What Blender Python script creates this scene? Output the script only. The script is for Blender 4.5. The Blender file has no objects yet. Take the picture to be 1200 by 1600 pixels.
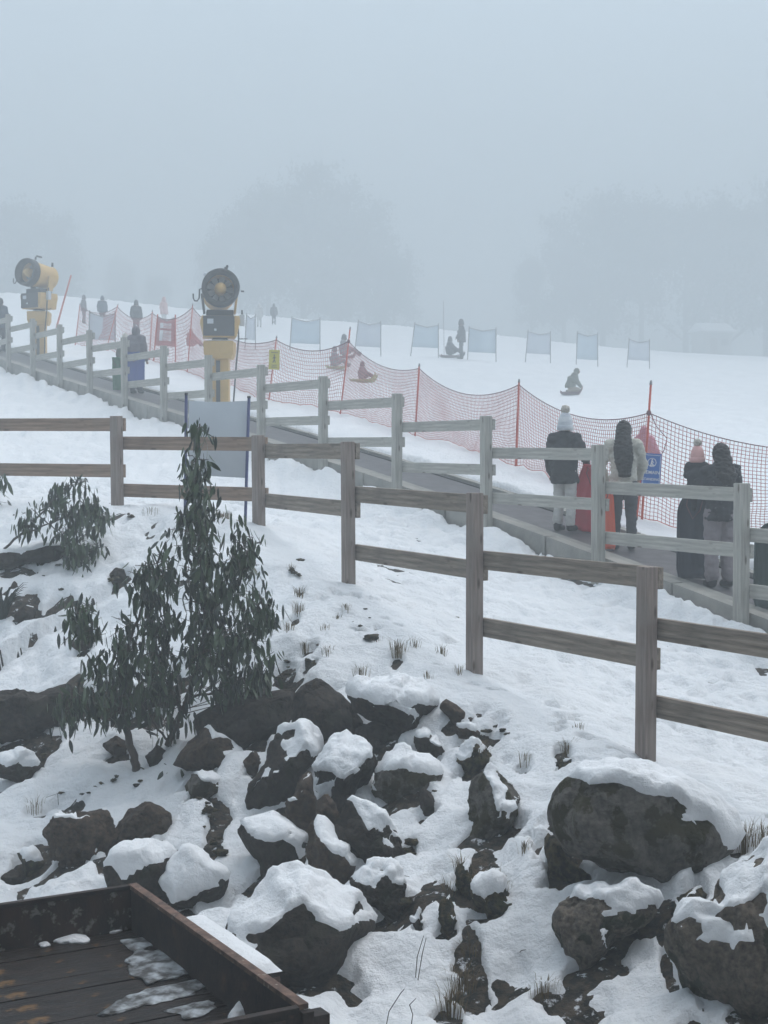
import bpy, bmesh, math, random
import numpy as np
from mathutils import Vector, Matrix, Euler
random.seed(7)
RNG = np.random.default_rng(7)
S = bpy.context.scene
COL = S.collection

# ------------------------------------------------------------------ camera, sky, sun, exposure
ZC = 3.62                       # camera height above the lot where the trailer stands
F = 2400.0                      # focal length in photo pixels (photo 1200 x 1600)
PITCH = math.atan(100.0 / F)
cam_d = bpy.data.cameras.new('camera'); cam = bpy.data.objects.new('camera', cam_d); COL.objects.link(cam)
cam_d.sensor_fit = 'VERTICAL'; cam_d.sensor_height = 36.0; cam_d.lens = 36.0 * F / 1600.0
cam_d.clip_start = 0.1; cam_d.clip_end = 3000
cam.location = (0, 0, ZC); cam.rotation_euler = (math.pi / 2 - PITCH, 0, 0)
S.camera = cam

SUN_EL, SUN_AZ = math.radians(66), math.radians(50)
W = bpy.data.worlds.new('World'); S.world = W; W.use_nodes = True
nt = W.node_tree; nt.nodes.clear()
sky = nt.nodes.new('ShaderNodeTexSky'); sky.sky_type = 'NISHITA'; sky.sun_disc = False
sky.sun_elevation = SUN_EL; sky.sun_rotation = SUN_AZ; sky.air_density = 1.0; sky.dust_density = 1.5; sky.ozone_density = 1.0
hsv = nt.nodes.new('ShaderNodeHueSaturation'); hsv.inputs['Saturation'].default_value = 0.56; hsv.inputs['Hue'].default_value = 0.478
bgn = nt.nodes.new('ShaderNodeBackground'); bgn.inputs['Strength'].default_value = 0.15
wo = nt.nodes.new('ShaderNodeOutputWorld')
nt.links.new(sky.outputs[0], hsv.inputs['Color']); nt.links.new(hsv.outputs[0], bgn.inputs['Color']); nt.links.new(bgn.outputs[0], wo.inputs['Surface'])

sun_d = bpy.data.lights.new('sun', 'SUN'); sun_d.energy = 1.3; sun_d.angle = math.radians(70); sun_d.color = (1.0, 0.985, 0.96)
sun = bpy.data.objects.new('sun', sun_d); COL.objects.link(sun)
sd = Vector((math.sin(SUN_AZ) * math.cos(SUN_EL), math.cos(SUN_AZ) * math.cos(SUN_EL), math.sin(SUN_EL)))
sun.rotation_euler = (-sd).to_track_quat('-Z', 'Y').to_euler()

S.view_settings.view_transform = 'Standard'; S.view_settings.look = 'None'
S.view_settings.exposure = 1.45; S.view_settings.gamma = 1.0
S.render.engine = 'CYCLES'
cy = S.cycles
cy.use_denoising = True
try: cy.denoiser = 'OPENIMAGEDENOISE'
except Exception: pass
cy.max_bounces = 8; cy.diffuse_bounces = 3; cy.glossy_bounces = 2; cy.transmission_bounces = 4; cy.transparent_max_bounces = 8
cy.volume_bounces = 3; cy.caustics_reflective = False; cy.caustics_refractive = False
HAZE_DENSITY = 0.0158

# ------------------------------------------------------------------ pixel geometry (photo pixels -> directions)
SP, CP = math.sin(PITCH), math.cos(PITCH)
def ray(px, py):
    a, b = (px - 600) / F, (800 - py) / F
    return np.array([a, CP + b * SP, b * CP - SP])
def P(px, py, Y):
    r = ray(px, py); r = r * (Y / r[1]); r[2] += ZC
    return r
def on_plane(px, py, z):
    r = ray(px, py); t = (z - ZC) / r[2]
    return np.array([r[0] * t, r[1] * t, z])

# ------------------------------------------------------------------ noise
def _h(i, j, k, s):
    n = (i.astype(np.int64) * 374761393 + j.astype(np.int64) * 668265263 + k.astype(np.int64) * 2147483647 + s * 1274126177) & 0xFFFFFFFF
    n = ((n ^ (n >> 13)) * 1274126177) & 0xFFFFFFFF
    n = ((n ^ (n >> 15)) * 2246822519) & 0xFFFFFFFF
    return ((n ^ (n >> 16)) & 0xFFFF) / 32767.5 - 1.0
def vnoise(p, s=0):
    p = np.asarray(p, float); i = np.floor(p).astype(np.int64); f = p - i; u = f * f * f * (f * (f * 6 - 15) + 10)
    r = 0
    for a in (0, 1):
        for b in (0, 1):
            for c in (0, 1):
                w = (u[..., 0] if a else 1 - u[..., 0]) * (u[..., 1] if b else 1 - u[..., 1]) * (u[..., 2] if c else 1 - u[..., 2])
                r = r + w * _h(i[..., 0] + a, i[..., 1] + b, i[..., 2] + c, s)
    return r
def fbm(p, o=4, s=0, g=0.5):
    r = 0; a = 1.0
    for k in range(o):
        r = r + a * vnoise(p * (2.03 ** k) + k * 17.3, s + k); a *= g
    return r
def sstep(x, a, b):
    t = np.clip((x - a) / (b - a), 0, 1); return t * t * (3 - 2 * t)
def p3(x, y, z=0.0):
    x = np.asarray(x, float); y = np.asarray(y, float)
    return np.stack([x, y, np.full(np.broadcast(x, y).shape, z)], -1)

# ------------------------------------------------------------------ materials
def mat(name, c1, c2=None, rough=0.7, scale=4.0, bump=0.0, bscale=None, stretch=(1, 1, 1), detail=6, c3=None, sscale=2.0, spec=0.3, contrast=(0.35, 0.65), metal=0.0, coords='Object', c3lim=(0.55, 0.7), crack=0.0, knots=False):
    m = bpy.data.materials.new(name); m.use_nodes = True
    t = m.node_tree; n = t.nodes; b = n['Principled BSDF']; L = t.links.new
    b.inputs['Roughness'].default_value = rough; b.inputs['Metallic'].default_value = metal
    b.inputs['Specular IOR Level'].default_value = spec
    tc = n.new('ShaderNodeTexCoord'); mp = n.new('ShaderNodeMapping'); mp.inputs['Scale'].default_value = stretch
    L(tc.outputs[coords], mp.inputs['Vector'])
    if c2 is None:
        c2 = tuple(x * 0.8 for x in c1)
    nz = n.new('ShaderNodeTexNoise'); nz.inputs['Scale'].default_value = scale; nz.inputs['Detail'].default_value = detail; nz.inputs['Roughness'].default_value = 0.6
    L(mp.outputs[0], nz.inputs['Vector'])
    r = n.new('ShaderNodeValToRGB'); r.color_ramp.elements[0].position = contrast[0]; r.color_ramp.elements[1].position = contrast[1]
    r.color_ramp.elements[0].color = (*c2, 1); r.color_ramp.elements[1].color = (*c1, 1)
    L(nz.outputs[0], r.inputs[0]); out = r.outputs[0]
    if c3 is not None:
        n2 = n.new('ShaderNodeTexNoise'); n2.inputs['Scale'].default_value = sscale; n2.inputs['Detail'].default_value = 5; n2.inputs['Roughness'].default_value = 0.65
        L(tc.outputs[coords], n2.inputs['Vector'])
        r2 = n.new('ShaderNodeValToRGB'); r2.color_ramp.elements[0].position = c3lim[0]; r2.color_ramp.elements[1].position = c3lim[1]
        mx = n.new('ShaderNodeMix'); mx.data_type = 'RGBA'
        L(n2.outputs[0], r2.inputs[0]); L(r2.outputs[0], mx.inputs[0]); L(out, mx.inputs[6]); mx.inputs[7].default_value = (*c3, 1); out = mx.outputs[2]
    if knots:
        kp = n.new('ShaderNodeMapping'); kp.inputs['Scale'].default_value = (1.0, 3.2, 3.2); L(tc.outputs[coords], kp.inputs['Vector'])
        kv = n.new('ShaderNodeTexVoronoi'); kv.inputs['Scale'].default_value = 2.4; L(kp.outputs[0], kv.inputs['Vector'])
        kr = n.new('ShaderNodeValToRGB'); kr.color_ramp.elements[0].position = 0.07; kr.color_ramp.elements[1].position = 0.16
        kr.color_ramp.elements[0].color = (0.35, 0.3, 0.26, 1); kr.color_ramp.elements[1].color = (1, 1, 1, 1); L(kv.outputs['Distance'], kr.inputs[0])
        km = n.new('ShaderNodeMix'); km.data_type = 'RGBA'; km.blend_type = 'MULTIPLY'; km.inputs[0].default_value = 1.0; L(out, km.inputs[6]); L(kr.outputs[0], km.inputs[7]); out = km.outputs[2]
    L(out, b.inputs['Base Color'])
    if bump > 0:
        n3 = n.new('ShaderNodeTexNoise'); n3.inputs['Scale'].default_value = bscale or scale * 3; n3.inputs['Detail'].default_value = 8; n3.inputs['Roughness'].default_value = 0.65
        L(mp.outputs[0], n3.inputs['Vector'])
        bp = n.new('ShaderNodeBump'); bp.inputs['Strength'].default_value = 1.0; bp.inputs['Distance'].default_value = bump
        L(n3.outputs[0], bp.inputs['Height']); L(bp.outputs[0], b.inputs['Normal'])
        if crack > 0:                                             # fracture planes: cells with creased borders
            wv = n.new('ShaderNodeTexNoise'); wv.inputs['Scale'].default_value = 3.0; wv.inputs['Detail'].default_value = 4
            ad = n.new('ShaderNodeVectorMath'); ad.operation = 'MULTIPLY_ADD'; ad.inputs[1].default_value = (0.25,) * 3
            L(tc.outputs[coords], wv.inputs['Vector']); L(wv.outputs['Color'], ad.inputs[0]); L(tc.outputs[coords], ad.inputs[2])
            vo = n.new('ShaderNodeTexVoronoi'); vo.feature = 'F1'; vo.inputs['Scale'].default_value = 4.2; L(ad.outputs[0], vo.inputs['Vector'])
            b2 = n.new('ShaderNodeBump'); b2.inputs['Strength'].default_value = 1.0; b2.inputs['Distance'].default_value = crack; b2.invert = True
            L(vo.outputs['Distance'], b2.inputs['Height']); L(bp.outputs[0], b2.inputs['Normal']); L(b2.outputs[0], b.inputs['Normal'])
    return m
M = {}
M['snow'] = mat('snow', (0.86, 0.88, 0.90), (0.79, 0.815, 0.84), 0.65, 1.3, 0.045, 13, spec=0.25)
M['snow_cap'] = mat('snow_cap', (0.87, 0.89, 0.91), (0.82, 0.84, 0.86), 0.6, 3, 0.02, 22, spec=0.25)
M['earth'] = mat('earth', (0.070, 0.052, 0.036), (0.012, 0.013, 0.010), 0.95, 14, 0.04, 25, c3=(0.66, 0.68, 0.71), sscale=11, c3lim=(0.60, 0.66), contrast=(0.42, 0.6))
M['rock_dark'] = mat('rock_dark', (0.054, 0.041, 0.030), (0.009, 0.008, 0.007), 0.85, 28, 0.035, 14, c3=(0.018, 0.022, 0.010), sscale=3.5, c3lim=(0.54, 0.68), detail=10, contrast=(0.33, 0.70), crack=0.14)
M['rock_grey'] = mat('rock_grey', (0.17, 0.155, 0.135), (0.05, 0.046, 0.040), 0.85, 24, 0.035, 15, c3=(0.034, 0.030, 0.009), sscale=4.2, c3lim=(0.49, 0.53), detail=10, contrast=(0.33, 0.70), crack=0.14)
M['rock_tan'] = mat('rock_tan', (0.20, 0.168, 0.132), (0.042, 0.034, 0.027), 0.88, 28, 0.035, 16, c3=(0.022, 0.026, 0.010), sscale=3.0, c3lim=(0.56, 0.60), detail=10, contrast=(0.33, 0.70), crack=0.14)
M['rock_brown'] = mat('rock_brown', (0.10, 0.068, 0.044), (0.014, 0.011, 0.009), 0.88, 28, 0.03, 16, c3=(0.02, 0.02, 0.012), sscale=4, detail=10, contrast=(0.33, 0.70), crack=0.14)
M['moss'] = mat('moss', (0.095, 0.075, 0.036), (0.012, 0.014, 0.008), 1.0, 20, 0.05, 30, c3=(0.026, 0.040, 0.014), sscale=7, contrast=(0.42, 0.6))
def wood(name, c1, c2, c3): return mat(name, c1, c2, 0.85, 2.2, 0.004, 9, stretch=(0.9, 14, 14), c3=c3, sscale=2.6, c3lim=(0.5, 0.75), knots=True, contrast=(0.36, 0.66))
M['wood_brown'] = wood('wood_brown', (0.36, 0.25, 0.18), (0.17, 0.115, 0.085), (0.26, 0.20, 0.155))
M['wood_grey'] = wood('wood_grey', (0.35, 0.29, 0.235), (0.145, 0.12, 0.098), (0.24, 0.21, 0.175))
M['wood_post'] = wood('wood_post', (0.34, 0.28, 0.245), (0.20, 0.16, 0.14), (0.27, 0.235, 0.21))
M['wood_pale'] = wood('wood_pale', (0.46, 0.445, 0.40), (0.27, 0.26, 0.235), (0.36, 0.36, 0.32))
M['concrete'] = mat('concrete', (0.36, 0.345, 0.315), (0.24, 0.235, 0.215), 0.9, 3, 0.006, 30)
M['ledge'] = mat('ledge', (0.31, 0.305, 0.28), (0.20, 0.20, 0.185), 0.9, 3, 0.005, 30)
M['belt'] = mat('belt', (0.105, 0.10, 0.105), (0.065, 0.062, 0.066), 0.6, 5, 0.004, 60)
M['net'] = mat('net', (0.58, 0.18, 0.18), (0.50, 0.15, 0.15), 0.7)
M['rope'] = mat('rope', (0.20, 0.08, 0.09), None, 0.8)
M['pole'] = mat('pole', (0.62, 0.10, 0.05), (0.5, 0.07, 0.04), 0.5)
M['pole_grey'] = mat('pole_grey', (0.28, 0.27, 0.28), None, 0.6)
M['yellow'] = mat('yellow', (0.66, 0.42, 0.13), (0.56, 0.35, 0.11), 0.5, 3)
M['black'] = mat('black', (0.022, 0.022, 0.024), None, 0.6)
M['charcoal'] = mat('charcoal', (0.06, 0.06, 0.065), None, 0.6)
M['steel'] = mat('steel', (0.45, 0.45, 0.46), None, 0.35, metal=0.6)
M['navy'] = mat('navy', (0.03, 0.045, 0.16), None, 0.5)
M['panel_grey'] = mat('panel_grey', (0.58, 0.62, 0.66), (0.54, 0.58, 0.62), 0.6, 2)
M['sign_blue'] = mat('sign_blue', (0.02, 0.13, 0.42), (0.02, 0.11, 0.38), 0.5)
M['sign_yellow'] = mat('sign_yellow', (0.62, 0.58, 0.05), None, 0.5)
M['white'] = mat('white', (0.78, 0.79, 0.80), None, 0.6)
M['banner_blue'] = mat('banner_blue', (0.56, 0.66, 0.74), (0.60, 0.69, 0.75), 0.7, 2)  # blue paled so the colour itself stands in for thicker fog
M['banner_pale'] = mat('banner_pale', (0.62, 0.66, 0.72), (0.68, 0.71, 0.76), 0.7, 2)  # pale tone likewise carries part of the distant haze
M['banner_red'] = mat('banner_red', (0.62, 0.26, 0.27), None, 0.7, 2)
M['rust'] = mat('rust', (0.045, 0.028, 0.022), (0.014, 0.011, 0.010), 0.7, 7, 0.004, 40, c3=(0.085, 0.042, 0.026), sscale=6, c3lim=(0.58, 0.72))
M['rust_scaled'] = mat('rust_scaled', (0.070, 0.036, 0.026), (0.018, 0.013, 0.011), 0.75, 8, 0.004, 40, stretch=(1, 1, 0.35), c3=(0.22, 0.21, 0.19), sscale=13, c3lim=(0.56, 0.63))
M['rust_rim'] = mat('rust_rim', (0.20, 0.125, 0.095), (0.07, 0.045, 0.036), 0.8, 18, 0.003, 60, c3=(0.34, 0.30, 0.26), sscale=26, c3lim=(0.6, 0.7))
M['wet_floor'] = mat('wet_floor', (0.030, 0.020, 0.016), (0.006, 0.0055, 0.0055), 0.32, 6, 0.012, 14, stretch=(3, 0.8, 1), c3=(0.15, 0.085, 0.034), sscale=5.0, c3lim=(0.57, 0.62), spec=0.2)
M['ice'] = mat('ice', (0.46, 0.50, 0.53), (0.07, 0.068, 0.066), 0.35, 9, 0.006, 40, contrast=(0.42, 0.62))
M['leaf'] = mat('leaf', (0.042, 0.076, 0.026), (0.020, 0.040, 0.016), 0.38, 8, spec=0.5)
M['leaf_pale'] = mat('leaf_pale', (0.085, 0.125, 0.062), (0.045, 0.070, 0.038), 0.38, 8, spec=0.5)  # paler leaves; their share also stands in for glossy highlights
M['leaf_dark'] = mat('leaf_dark', (0.020, 0.035, 0.022), (0.010, 0.019, 0.012), 0.42, 8, spec=0.45)
M['bark'] = mat('bark', (0.105, 0.085, 0.068), (0.045, 0.038, 0.032), 0.9, 10, 0.006, 40, stretch=(2, 2, 0.4))
M['fog_leaf'] = mat('fog_leaf', (0.05, 0.07, 0.045), (0.03, 0.045, 0.03), 0.8, 0.5)
M['straw'] = mat('straw', (0.22, 0.165, 0.085), (0.10, 0.075, 0.04), 0.9, 12)
M['twig'] = mat('twig', (0.055, 0.042, 0.034), None, 0.9)
M['skin'] = mat('skin', (0.50, 0.31, 0.23), None, 0.6)
M['hair'] = mat('hair', (0.012, 0.010, 0.010), (0.02, 0.016, 0.014), 0.5, 6, 0.004, 30, stretch=(8, 8, 1))
def cloth(name, c, c2=None, **k): M[name] = mat(name, c, c2, 0.85, k.pop('scale', 9), k.pop('bump', 0.006), k.pop('bscale', 25), **k)
cloth('cloth_black', (0.022, 0.023, 0.026)); cloth('cloth_dark', (0.04, 0.04, 0.05)); cloth('cloth_cream', (0.52, 0.50, 0.44), scale=40)
cloth('cloth_white', (0.62, 0.62, 0.60)); cloth('cloth_mauve', (0.27, 0.235, 0.25)); cloth('cloth_leggings', (0.045, 0.047, 0.055))
cloth('cloth_pattern', (0.02, 0.021, 0.025), (0.03, 0.03, 0.035), c3=(0.25, 0.24, 0.24), sscale=24, c3lim=(0.63, 0.67))
cloth('cloth_pink', (0.60, 0.27, 0.33)); cloth('cloth_pink_pale', (0.66, 0.38, 0.36)); cloth('cloth_grey', (0.17, 0.15, 0.17)); cloth('cloth_slate', (0.05, 0.07, 0.11))
cloth('cloth_tan', (0.34, 0.26, 0.17)); cloth('cloth_red', (0.42, 0.06, 0.06)); cloth('cloth_olive', (0.10, 0.11, 0.07)); cloth('fur_pale', (0.60, 0.56, 0.50), scale=30, bump=0.02)
M['hat_white'] = mat('hat_white', (0.72, 0.74, 0.76), (0.5, 0.53, 0.58), 0.9, 4, 0.008, 40, stretch=(1, 1, 6))
for nm, c in (('sled_red', (0.66, 0.025, 0.06)), ('sled_orange', (0.85, 0.12, 0.03)), ('sled_navy', (0.025, 0.03, 0.055)), ('sled_blue', (0.03, 0.07, 0.36)), ('sled_green', (0.03, 0.22, 0.08)), ('sled_dark_green', (0.025, 0.05, 0.045)), ('sled_lime', (0.34, 0.38, 0.10)), ('sled_maroon', (0.12, 0.03, 0.035))):
    M[nm] = mat(nm, c, tuple(x * 0.92 for x in c), 0.4, 3, spec=0.4)

# ------------------------------------------------------------------ object helpers
def mesh_np(name, V, Fc, smooth=True):
    me = bpy.data.meshes.new(name)
    V = np.asarray(V, np.float32); 
    if isinstance(Fc, np.ndarray):
        k = Fc.shape[1]
        me.vertices.add(len(V)); me.vertices.foreach_set('co', V.ravel())
        me.loops.add(Fc.size); me.loops.foreach_set('vertex_index', Fc.astype(np.int32).ravel())
        me.polygons.add(len(Fc)); me.polygons.foreach_set('loop_start', np.arange(0, Fc.size, k, dtype=np.int32))
        me.update(calc_edges=True); me.validate()
    else:
        me.from_pydata(V.tolist(), [], Fc); me.update()
    if smooth: me.polygons.foreach_set('use_smooth', np.ones(len(me.polygons), bool))
    return me
def wm(o):
    b = o.matrix_basis.copy()
    return wm(o.parent) @ o.matrix_parent_inverse @ b if o.parent else b
def link(name, me, m=None, parent=None, loc=None, rot=None, keep=False):
    o = bpy.data.objects.new(name, me); COL.objects.link(o)
    if m is not None and me is not None and not me.materials: me.materials.append(M[m] if isinstance(m, str) else m)
    if loc is not None: o.location = loc
    if rot is not None: o.rotation_euler = rot
    if parent is not None:
        o.parent = parent
        if keep: o.matrix_parent_inverse = wm(parent).inverted()
    return o
def tag(o, label, cat, group=None, kind=None):
    o['label'] = label; o['category'] = cat
    if group: o['group'] = group
    if kind: o['kind'] = kind
    return o
def thing(name, label, cat, loc, rz=0.0, group=None):
    o = bpy.data.objects.new(name, None); COL.objects.link(o); o.location = loc; o.rotation_euler = (0, 0, rz); o.empty_display_size = 0.2
    return tag(o, label, cat, group)
class MB:
    def __init__(s): s.v = []; s.f = []
    def box(s, c, d, rot=None, taper=1.0):
        i = len(s.v); R = rot.to_matrix() if rot is not None else None
        for z in (-1, 1):
            for x, y in ((-1, -1), (1, -1), (1, 1), (-1, 1)):
                k = taper if z > 0 else 1.0
                p = Vector((x * d[0] / 2 * k, y * d[1] / 2 * k, z * d[2] / 2))
                if R: p = R @ p
                s.v.append((p[0] + c[0], p[1] + c[1], p[2] + c[2]))
        s.f += [[i + a for a in q] for q in ((3, 2, 1, 0), (4, 5, 6, 7), (0, 1, 5, 4), (1, 2, 6, 5), (2, 3, 7, 6), (3, 0, 4, 7))]
        return s
    def tube(s, pts, rad, n=8, cap=True, flat=None, hint=None):
        pts = [Vector(p) for p in pts]; i0 = len(s.v); k = len(pts)
        if not hasattr(rad, '__len__'): rad = [rad] * k
        for j, p in enumerate(pts):
            d = (pts[min(j + 1, k - 1)] - pts[max(j - 1, 0)]).normalized()
            up = Vector(hint) if hint is not None else (Vector((0, 0, 1)) if abs(d.z) < 0.9 else Vector((0, 1, 0)))
            a = d.cross(up)
            if a.length < 1e-5: a = d.cross(Vector((1, 0, 0)))
            a.normalize(); b = a.cross(d).normalized()
            r = rad[j]; rx, ry = r if hasattr(r, '__len__') else (r, r)
            for q in range(n):
                t = 2 * math.pi * q / n
                w = p + a * (math.cos(t) * rx) + b * (math.sin(t) * ry); s.v.append(tuple(w))
        for j in range(k - 1):
            for q in range(n):
                s.f.append([i0 + j * n + q, i0 + j * n + (q + 1) % n, i0 + (j + 1) * n + (q + 1) % n, i0 + (j + 1) * n + q])
        if cap:
            s.f.append([i0 + q for q in range(n)][::-1]); s.f.append([i0 + (k - 1) * n + q for q in range(n)])
        return s
    def ell(s, c, r, n=12, m=8, rot=None):
        i0 = len(s.v); R = rot.to_matrix() if rot is not None else Matrix.Identity(3)
        s.v.append(tuple(Vector(c) + R @ Vector((0, 0, r[2]))))
        for j in range(1, m):
            for q in range(n):
                a = math.pi * j / m; b = 2 * math.pi * q / n
                s.v.append(tuple(Vector(c) + R @ Vector((r[0] * math.sin(a) * math.cos(b), r[1] * math.sin(a) * math.sin(b), r[2] * math.cos(a)))))
        s.v.append(tuple(Vector(c) + R @ Vector((0, 0, -r[2])))); e = len(s.v) - 1
        for q in range(n):
            s.f.append([i0, i0 + 1 + q, i0 + 1 + (q + 1) % n]); s.f.append([e, i0 + 1 + (m - 2) * n + (q + 1) % n, i0 + 1 + (m - 2) * n + q])
            for j in range(m - 2):
                s.f.append([i0 + 1 + j * n + q, i0 + 1 + (j + 1) * n + q, i0 + 1 + (j + 1) * n + (q + 1) % n, i0 + 1 + j * n + (q + 1) % n])
        return s
    def lathe(s, prof, c=(0, 0, 0), axis='Z', n=24, closed=False):
        i0 = len(s.v); k = len(prof)
        for r, h in prof:
            for q in range(n):
                t = 2 * math.pi * q / n; x, y = r * math.cos(t), r * math.sin(t)
                p = (x, y, h) if axis == 'Z' else ((x, h, y) if axis == 'Y' else (h, x, y))
                s.v.append((p[0] + c[0], p[1] + c[1], p[2] + c[2]))
        for j in range(k if closed else k - 1):
            for q in range(n):
                a, b = i0 + j * n, i0 + ((j + 1) % k) * n
                s.f.append([a + q, a + (q + 1) % n, b + (q + 1) % n, b + q])
        return s
    def mesh(s, name, smooth=False, bevel=0.0):
        me = bpy.data.meshes.new(name); me.from_pydata(s.v, [], s.f); me.update()
        bm = bmesh.new(); bm.from_mesh(me)
        bmesh.ops.recalc_face_normals(bm, faces=bm.faces)
        if bevel > 0: bmesh.ops.bevel(bm, geom=list(bm.edges), offset=bevel, segments=2, affect='EDGES', profile=0.7)
        bm.to_mesh(me); bm.free()
        if smooth: me.polygons.foreach_set('use_smooth', np.ones(len(me.polygons), bool))
        return me
    def build(s, name, m, parent=None, smooth=False, bevel=0.0, **k):
        return link(name, s.mesh(name, smooth, bevel), m, parent, **k)
def remesh(mb, voxel, smooth_it=4, noise=0.0, nscale=8.0, seed=0):
    """union of closed shapes -> one continuous skin"""
    me = mb.mesh('tmp'); o = bpy.data.objects.new('tmp', me); COL.objects.link(o)
    r = o.modifiers.new('r', 'REMESH'); r.mode = 'VOXEL'; r.voxel_size = voxel; r.use_smooth_shade = True
    if smooth_it:
        sm = o.modifiers.new('s', 'SMOOTH'); sm.factor = 0.5; sm.iterations = smooth_it
    dg = bpy.context.evaluated_depsgraph_get(); out = bpy.data.meshes.new_from_object(o.evaluated_get(dg))
    bpy.data.objects.remove(o); bpy.data.meshes.remove(me)
    if noise > 0:
        n = len(out.vertices); co = np.empty(n * 3, np.float32); out.vertices.foreach_get('co', co); co = co.reshape(-1, 3)
        no = np.empty(n * 3, np.float32); out.vertices.foreach_get('normal', no); no = no.reshape(-1, 3)
        co = co + no * (fbm(co * np.array([nscale, nscale, nscale * 1.8]), 3, seed)[:, None] * noise)
        out.vertices.foreach_set('co', co.astype(np.float32).ravel()); out.update()
    return out
def text_mesh(txt, size, ext=0.002):
    cu = bpy.data.curves.new('txt', 'FONT'); cu.body = txt; cu.size = size; cu.align_x = 'CENTER'; cu.align_y = 'CENTER'; cu.extrude = ext; cu.offset = size * 0.012
    o = bpy.data.objects.new('tmp', cu); COL.objects.link(o)
    dg = bpy.context.evaluated_depsgraph_get(); me = bpy.data.meshes.new_from_object(o.evaluated_get(dg)); bpy.data.objects.remove(o); bpy.data.curves.remove(cu)
    return me

# ------------------------------------------------------------------ terrain: heights relative to the lot, from what stands on it
NPX = np.array([1160, 930, 757, 622, 505, 407, 327, 257.5, 194.5, 143, 93, 52, 13.5])
NTY = np.array([755, 695, 650, 615, 588, 570, 555, 540, 527, 516, 507, 498, 491])
_t = np.arange(13)
LX0, LDX, LY0, LDY = 3.80, -1.203, 16.29, 2.28           # line of the lift-side fence
_zt = np.array([P(x, y, LY0 + LDY * k)[2] for k, (x, y) in enumerate(zip(NPX, NTY))])
ZPOLY = np.polyfit(_t, _zt, 3)
def ztop(t):
    t = np.asarray(t, float); tc = np.clip(t, 0, 12)
    d = np.polyder(ZPOLY); return np.polyval(ZPOLY, tc) + (t - tc) * np.polyval(d, tc)
def lift_xy(t, q): return LX0 + LDX * t + 0.884 * q, LY0 + LDY * t + 0.467 * q
def ledge_z(t): return ztop(t) - 1.38
def lift_tq(X, Y):
    L = math.hypot(LDX, LDY); ax, ay = LDX / L, LDY / L
    t = ((X - LX0) * ax + (Y - LY0) * ay) / L; q = (X - LX0) * 0.884 + (Y - LY0) * 0.467
    return t, q
NEAR = [P(1380, 1372, 9.6), P(1008, 1198, 11.5), P(741, 1060, 13.5), P(545, 920, 15.8), P(405, 832, 18.0), P(184, 797, 19.2), P(-60, 792, 20.5)]
NET = [(1290, 905, 20.2, 1180 + 110, 690), (1002, 825, 21.6, 1017, 600), (806, 735, 25.6, 811, 597), (648, 690, 30.2, 655, 572), (531, 652, 33.5, 547, 514), (419, 633, 36.5, 432, 528), (292, 587, 43.0, 301, 477), (233, 566, 46.5, 238, 487), (165, 551, 50.0, 184, 477), (117, 543, 53.0, 125, 476)]
ctrl = list(NEAR)
for t in np.arange(-4, 16.5, 1.0):
    x, y = lift_xy(t, -0.25); ctrl.append((x, y, ledge_z(t) - 0.34))
    x, y = lift_xy(t, 1.85); ctrl.append((x, y, ledge_z(t) - 0.04))
ctrl += [P(a, b, c) for a, b, c, _, _ in NET[1:]]
ctrl += [P(*a) for a in ((890, 617, 57), (720, 563, 70), (568, 598, 60), (527, 578, 61), (475, 547, 75), (600, 553, 75), (775, 563, 75), (935, 569, 75), (1015, 574, 75), (213, 522, 78), (160, 506, 75), (20, 474, 80), (120, 471, 86), (260, 484, 90), (430, 505, 92), (700, 520, 95), (1100, 562, 95))]
ctrl += [(x, y, z + ZC) for x, y, z in ((-25, 110, 9.6), (0, 120, 9.0), (25, 120, 7.2), (-40, 200, 15), (0, 200, 13.5), (50, 200, 11.5), (-60, 320, 22), (0, 320, 20), (70, 320, 18), (25, 30, -1.0), (30, 60, 2.0), (-25, 25, 1.0), (-40, 80, 7.5), (40, 80, 4.2), (-9, 24, -0.2), (-16, 32, 1.1), (6.2, 9, -3.1), (9, 14, -2.9), (14, 20, -2.0), (7, 4, -3.6), (-9, 20.8, -0.7))]
ctrl = np.array([tuple(c) for c in ctrl], float)
_A = ctrl[:, :2] / 10.0
def _U(d2): return 0.5 * d2 * np.log(d2 + 1e-12)
_K = _U(((_A[:, None] - _A[None]) ** 2).sum(-1)) + np.eye(len(_A)) * 0.002
_Pm = np.hstack([np.ones((len(_A), 1)), _A]); n_ = len(_A)
_sol = np.linalg.solve(np.block([[_K, _Pm], [_Pm.T, np.zeros((3, 3))]]), np.concatenate([ctrl[:, 2], np.zeros(3)]))
def tps(X, Y):
    sh = np.shape(X); X = np.ravel(X) / 10.0; Y = np.ravel(Y) / 10.0; out = np.empty(len(X))
    for a in range(0, len(X), 40000):
        x, y = X[a:a + 40000], Y[a:a + 40000]
        d2 = (x[:, None] - _A[None, :, 0]) ** 2 + (y[:, None] - _A[None, :, 1]) ** 2
        out[a:a + 40000] = _U(d2) @ _sol[:n_] + _sol[n_] + _sol[n_ + 1] * x + _sol[n_ + 2] * y
    return out.reshape(sh)
POLY = np.array([(8.5, 0.5)] + [tuple(p[:2]) for p in NEAR] + [(-14.0, 23.6)])
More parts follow.
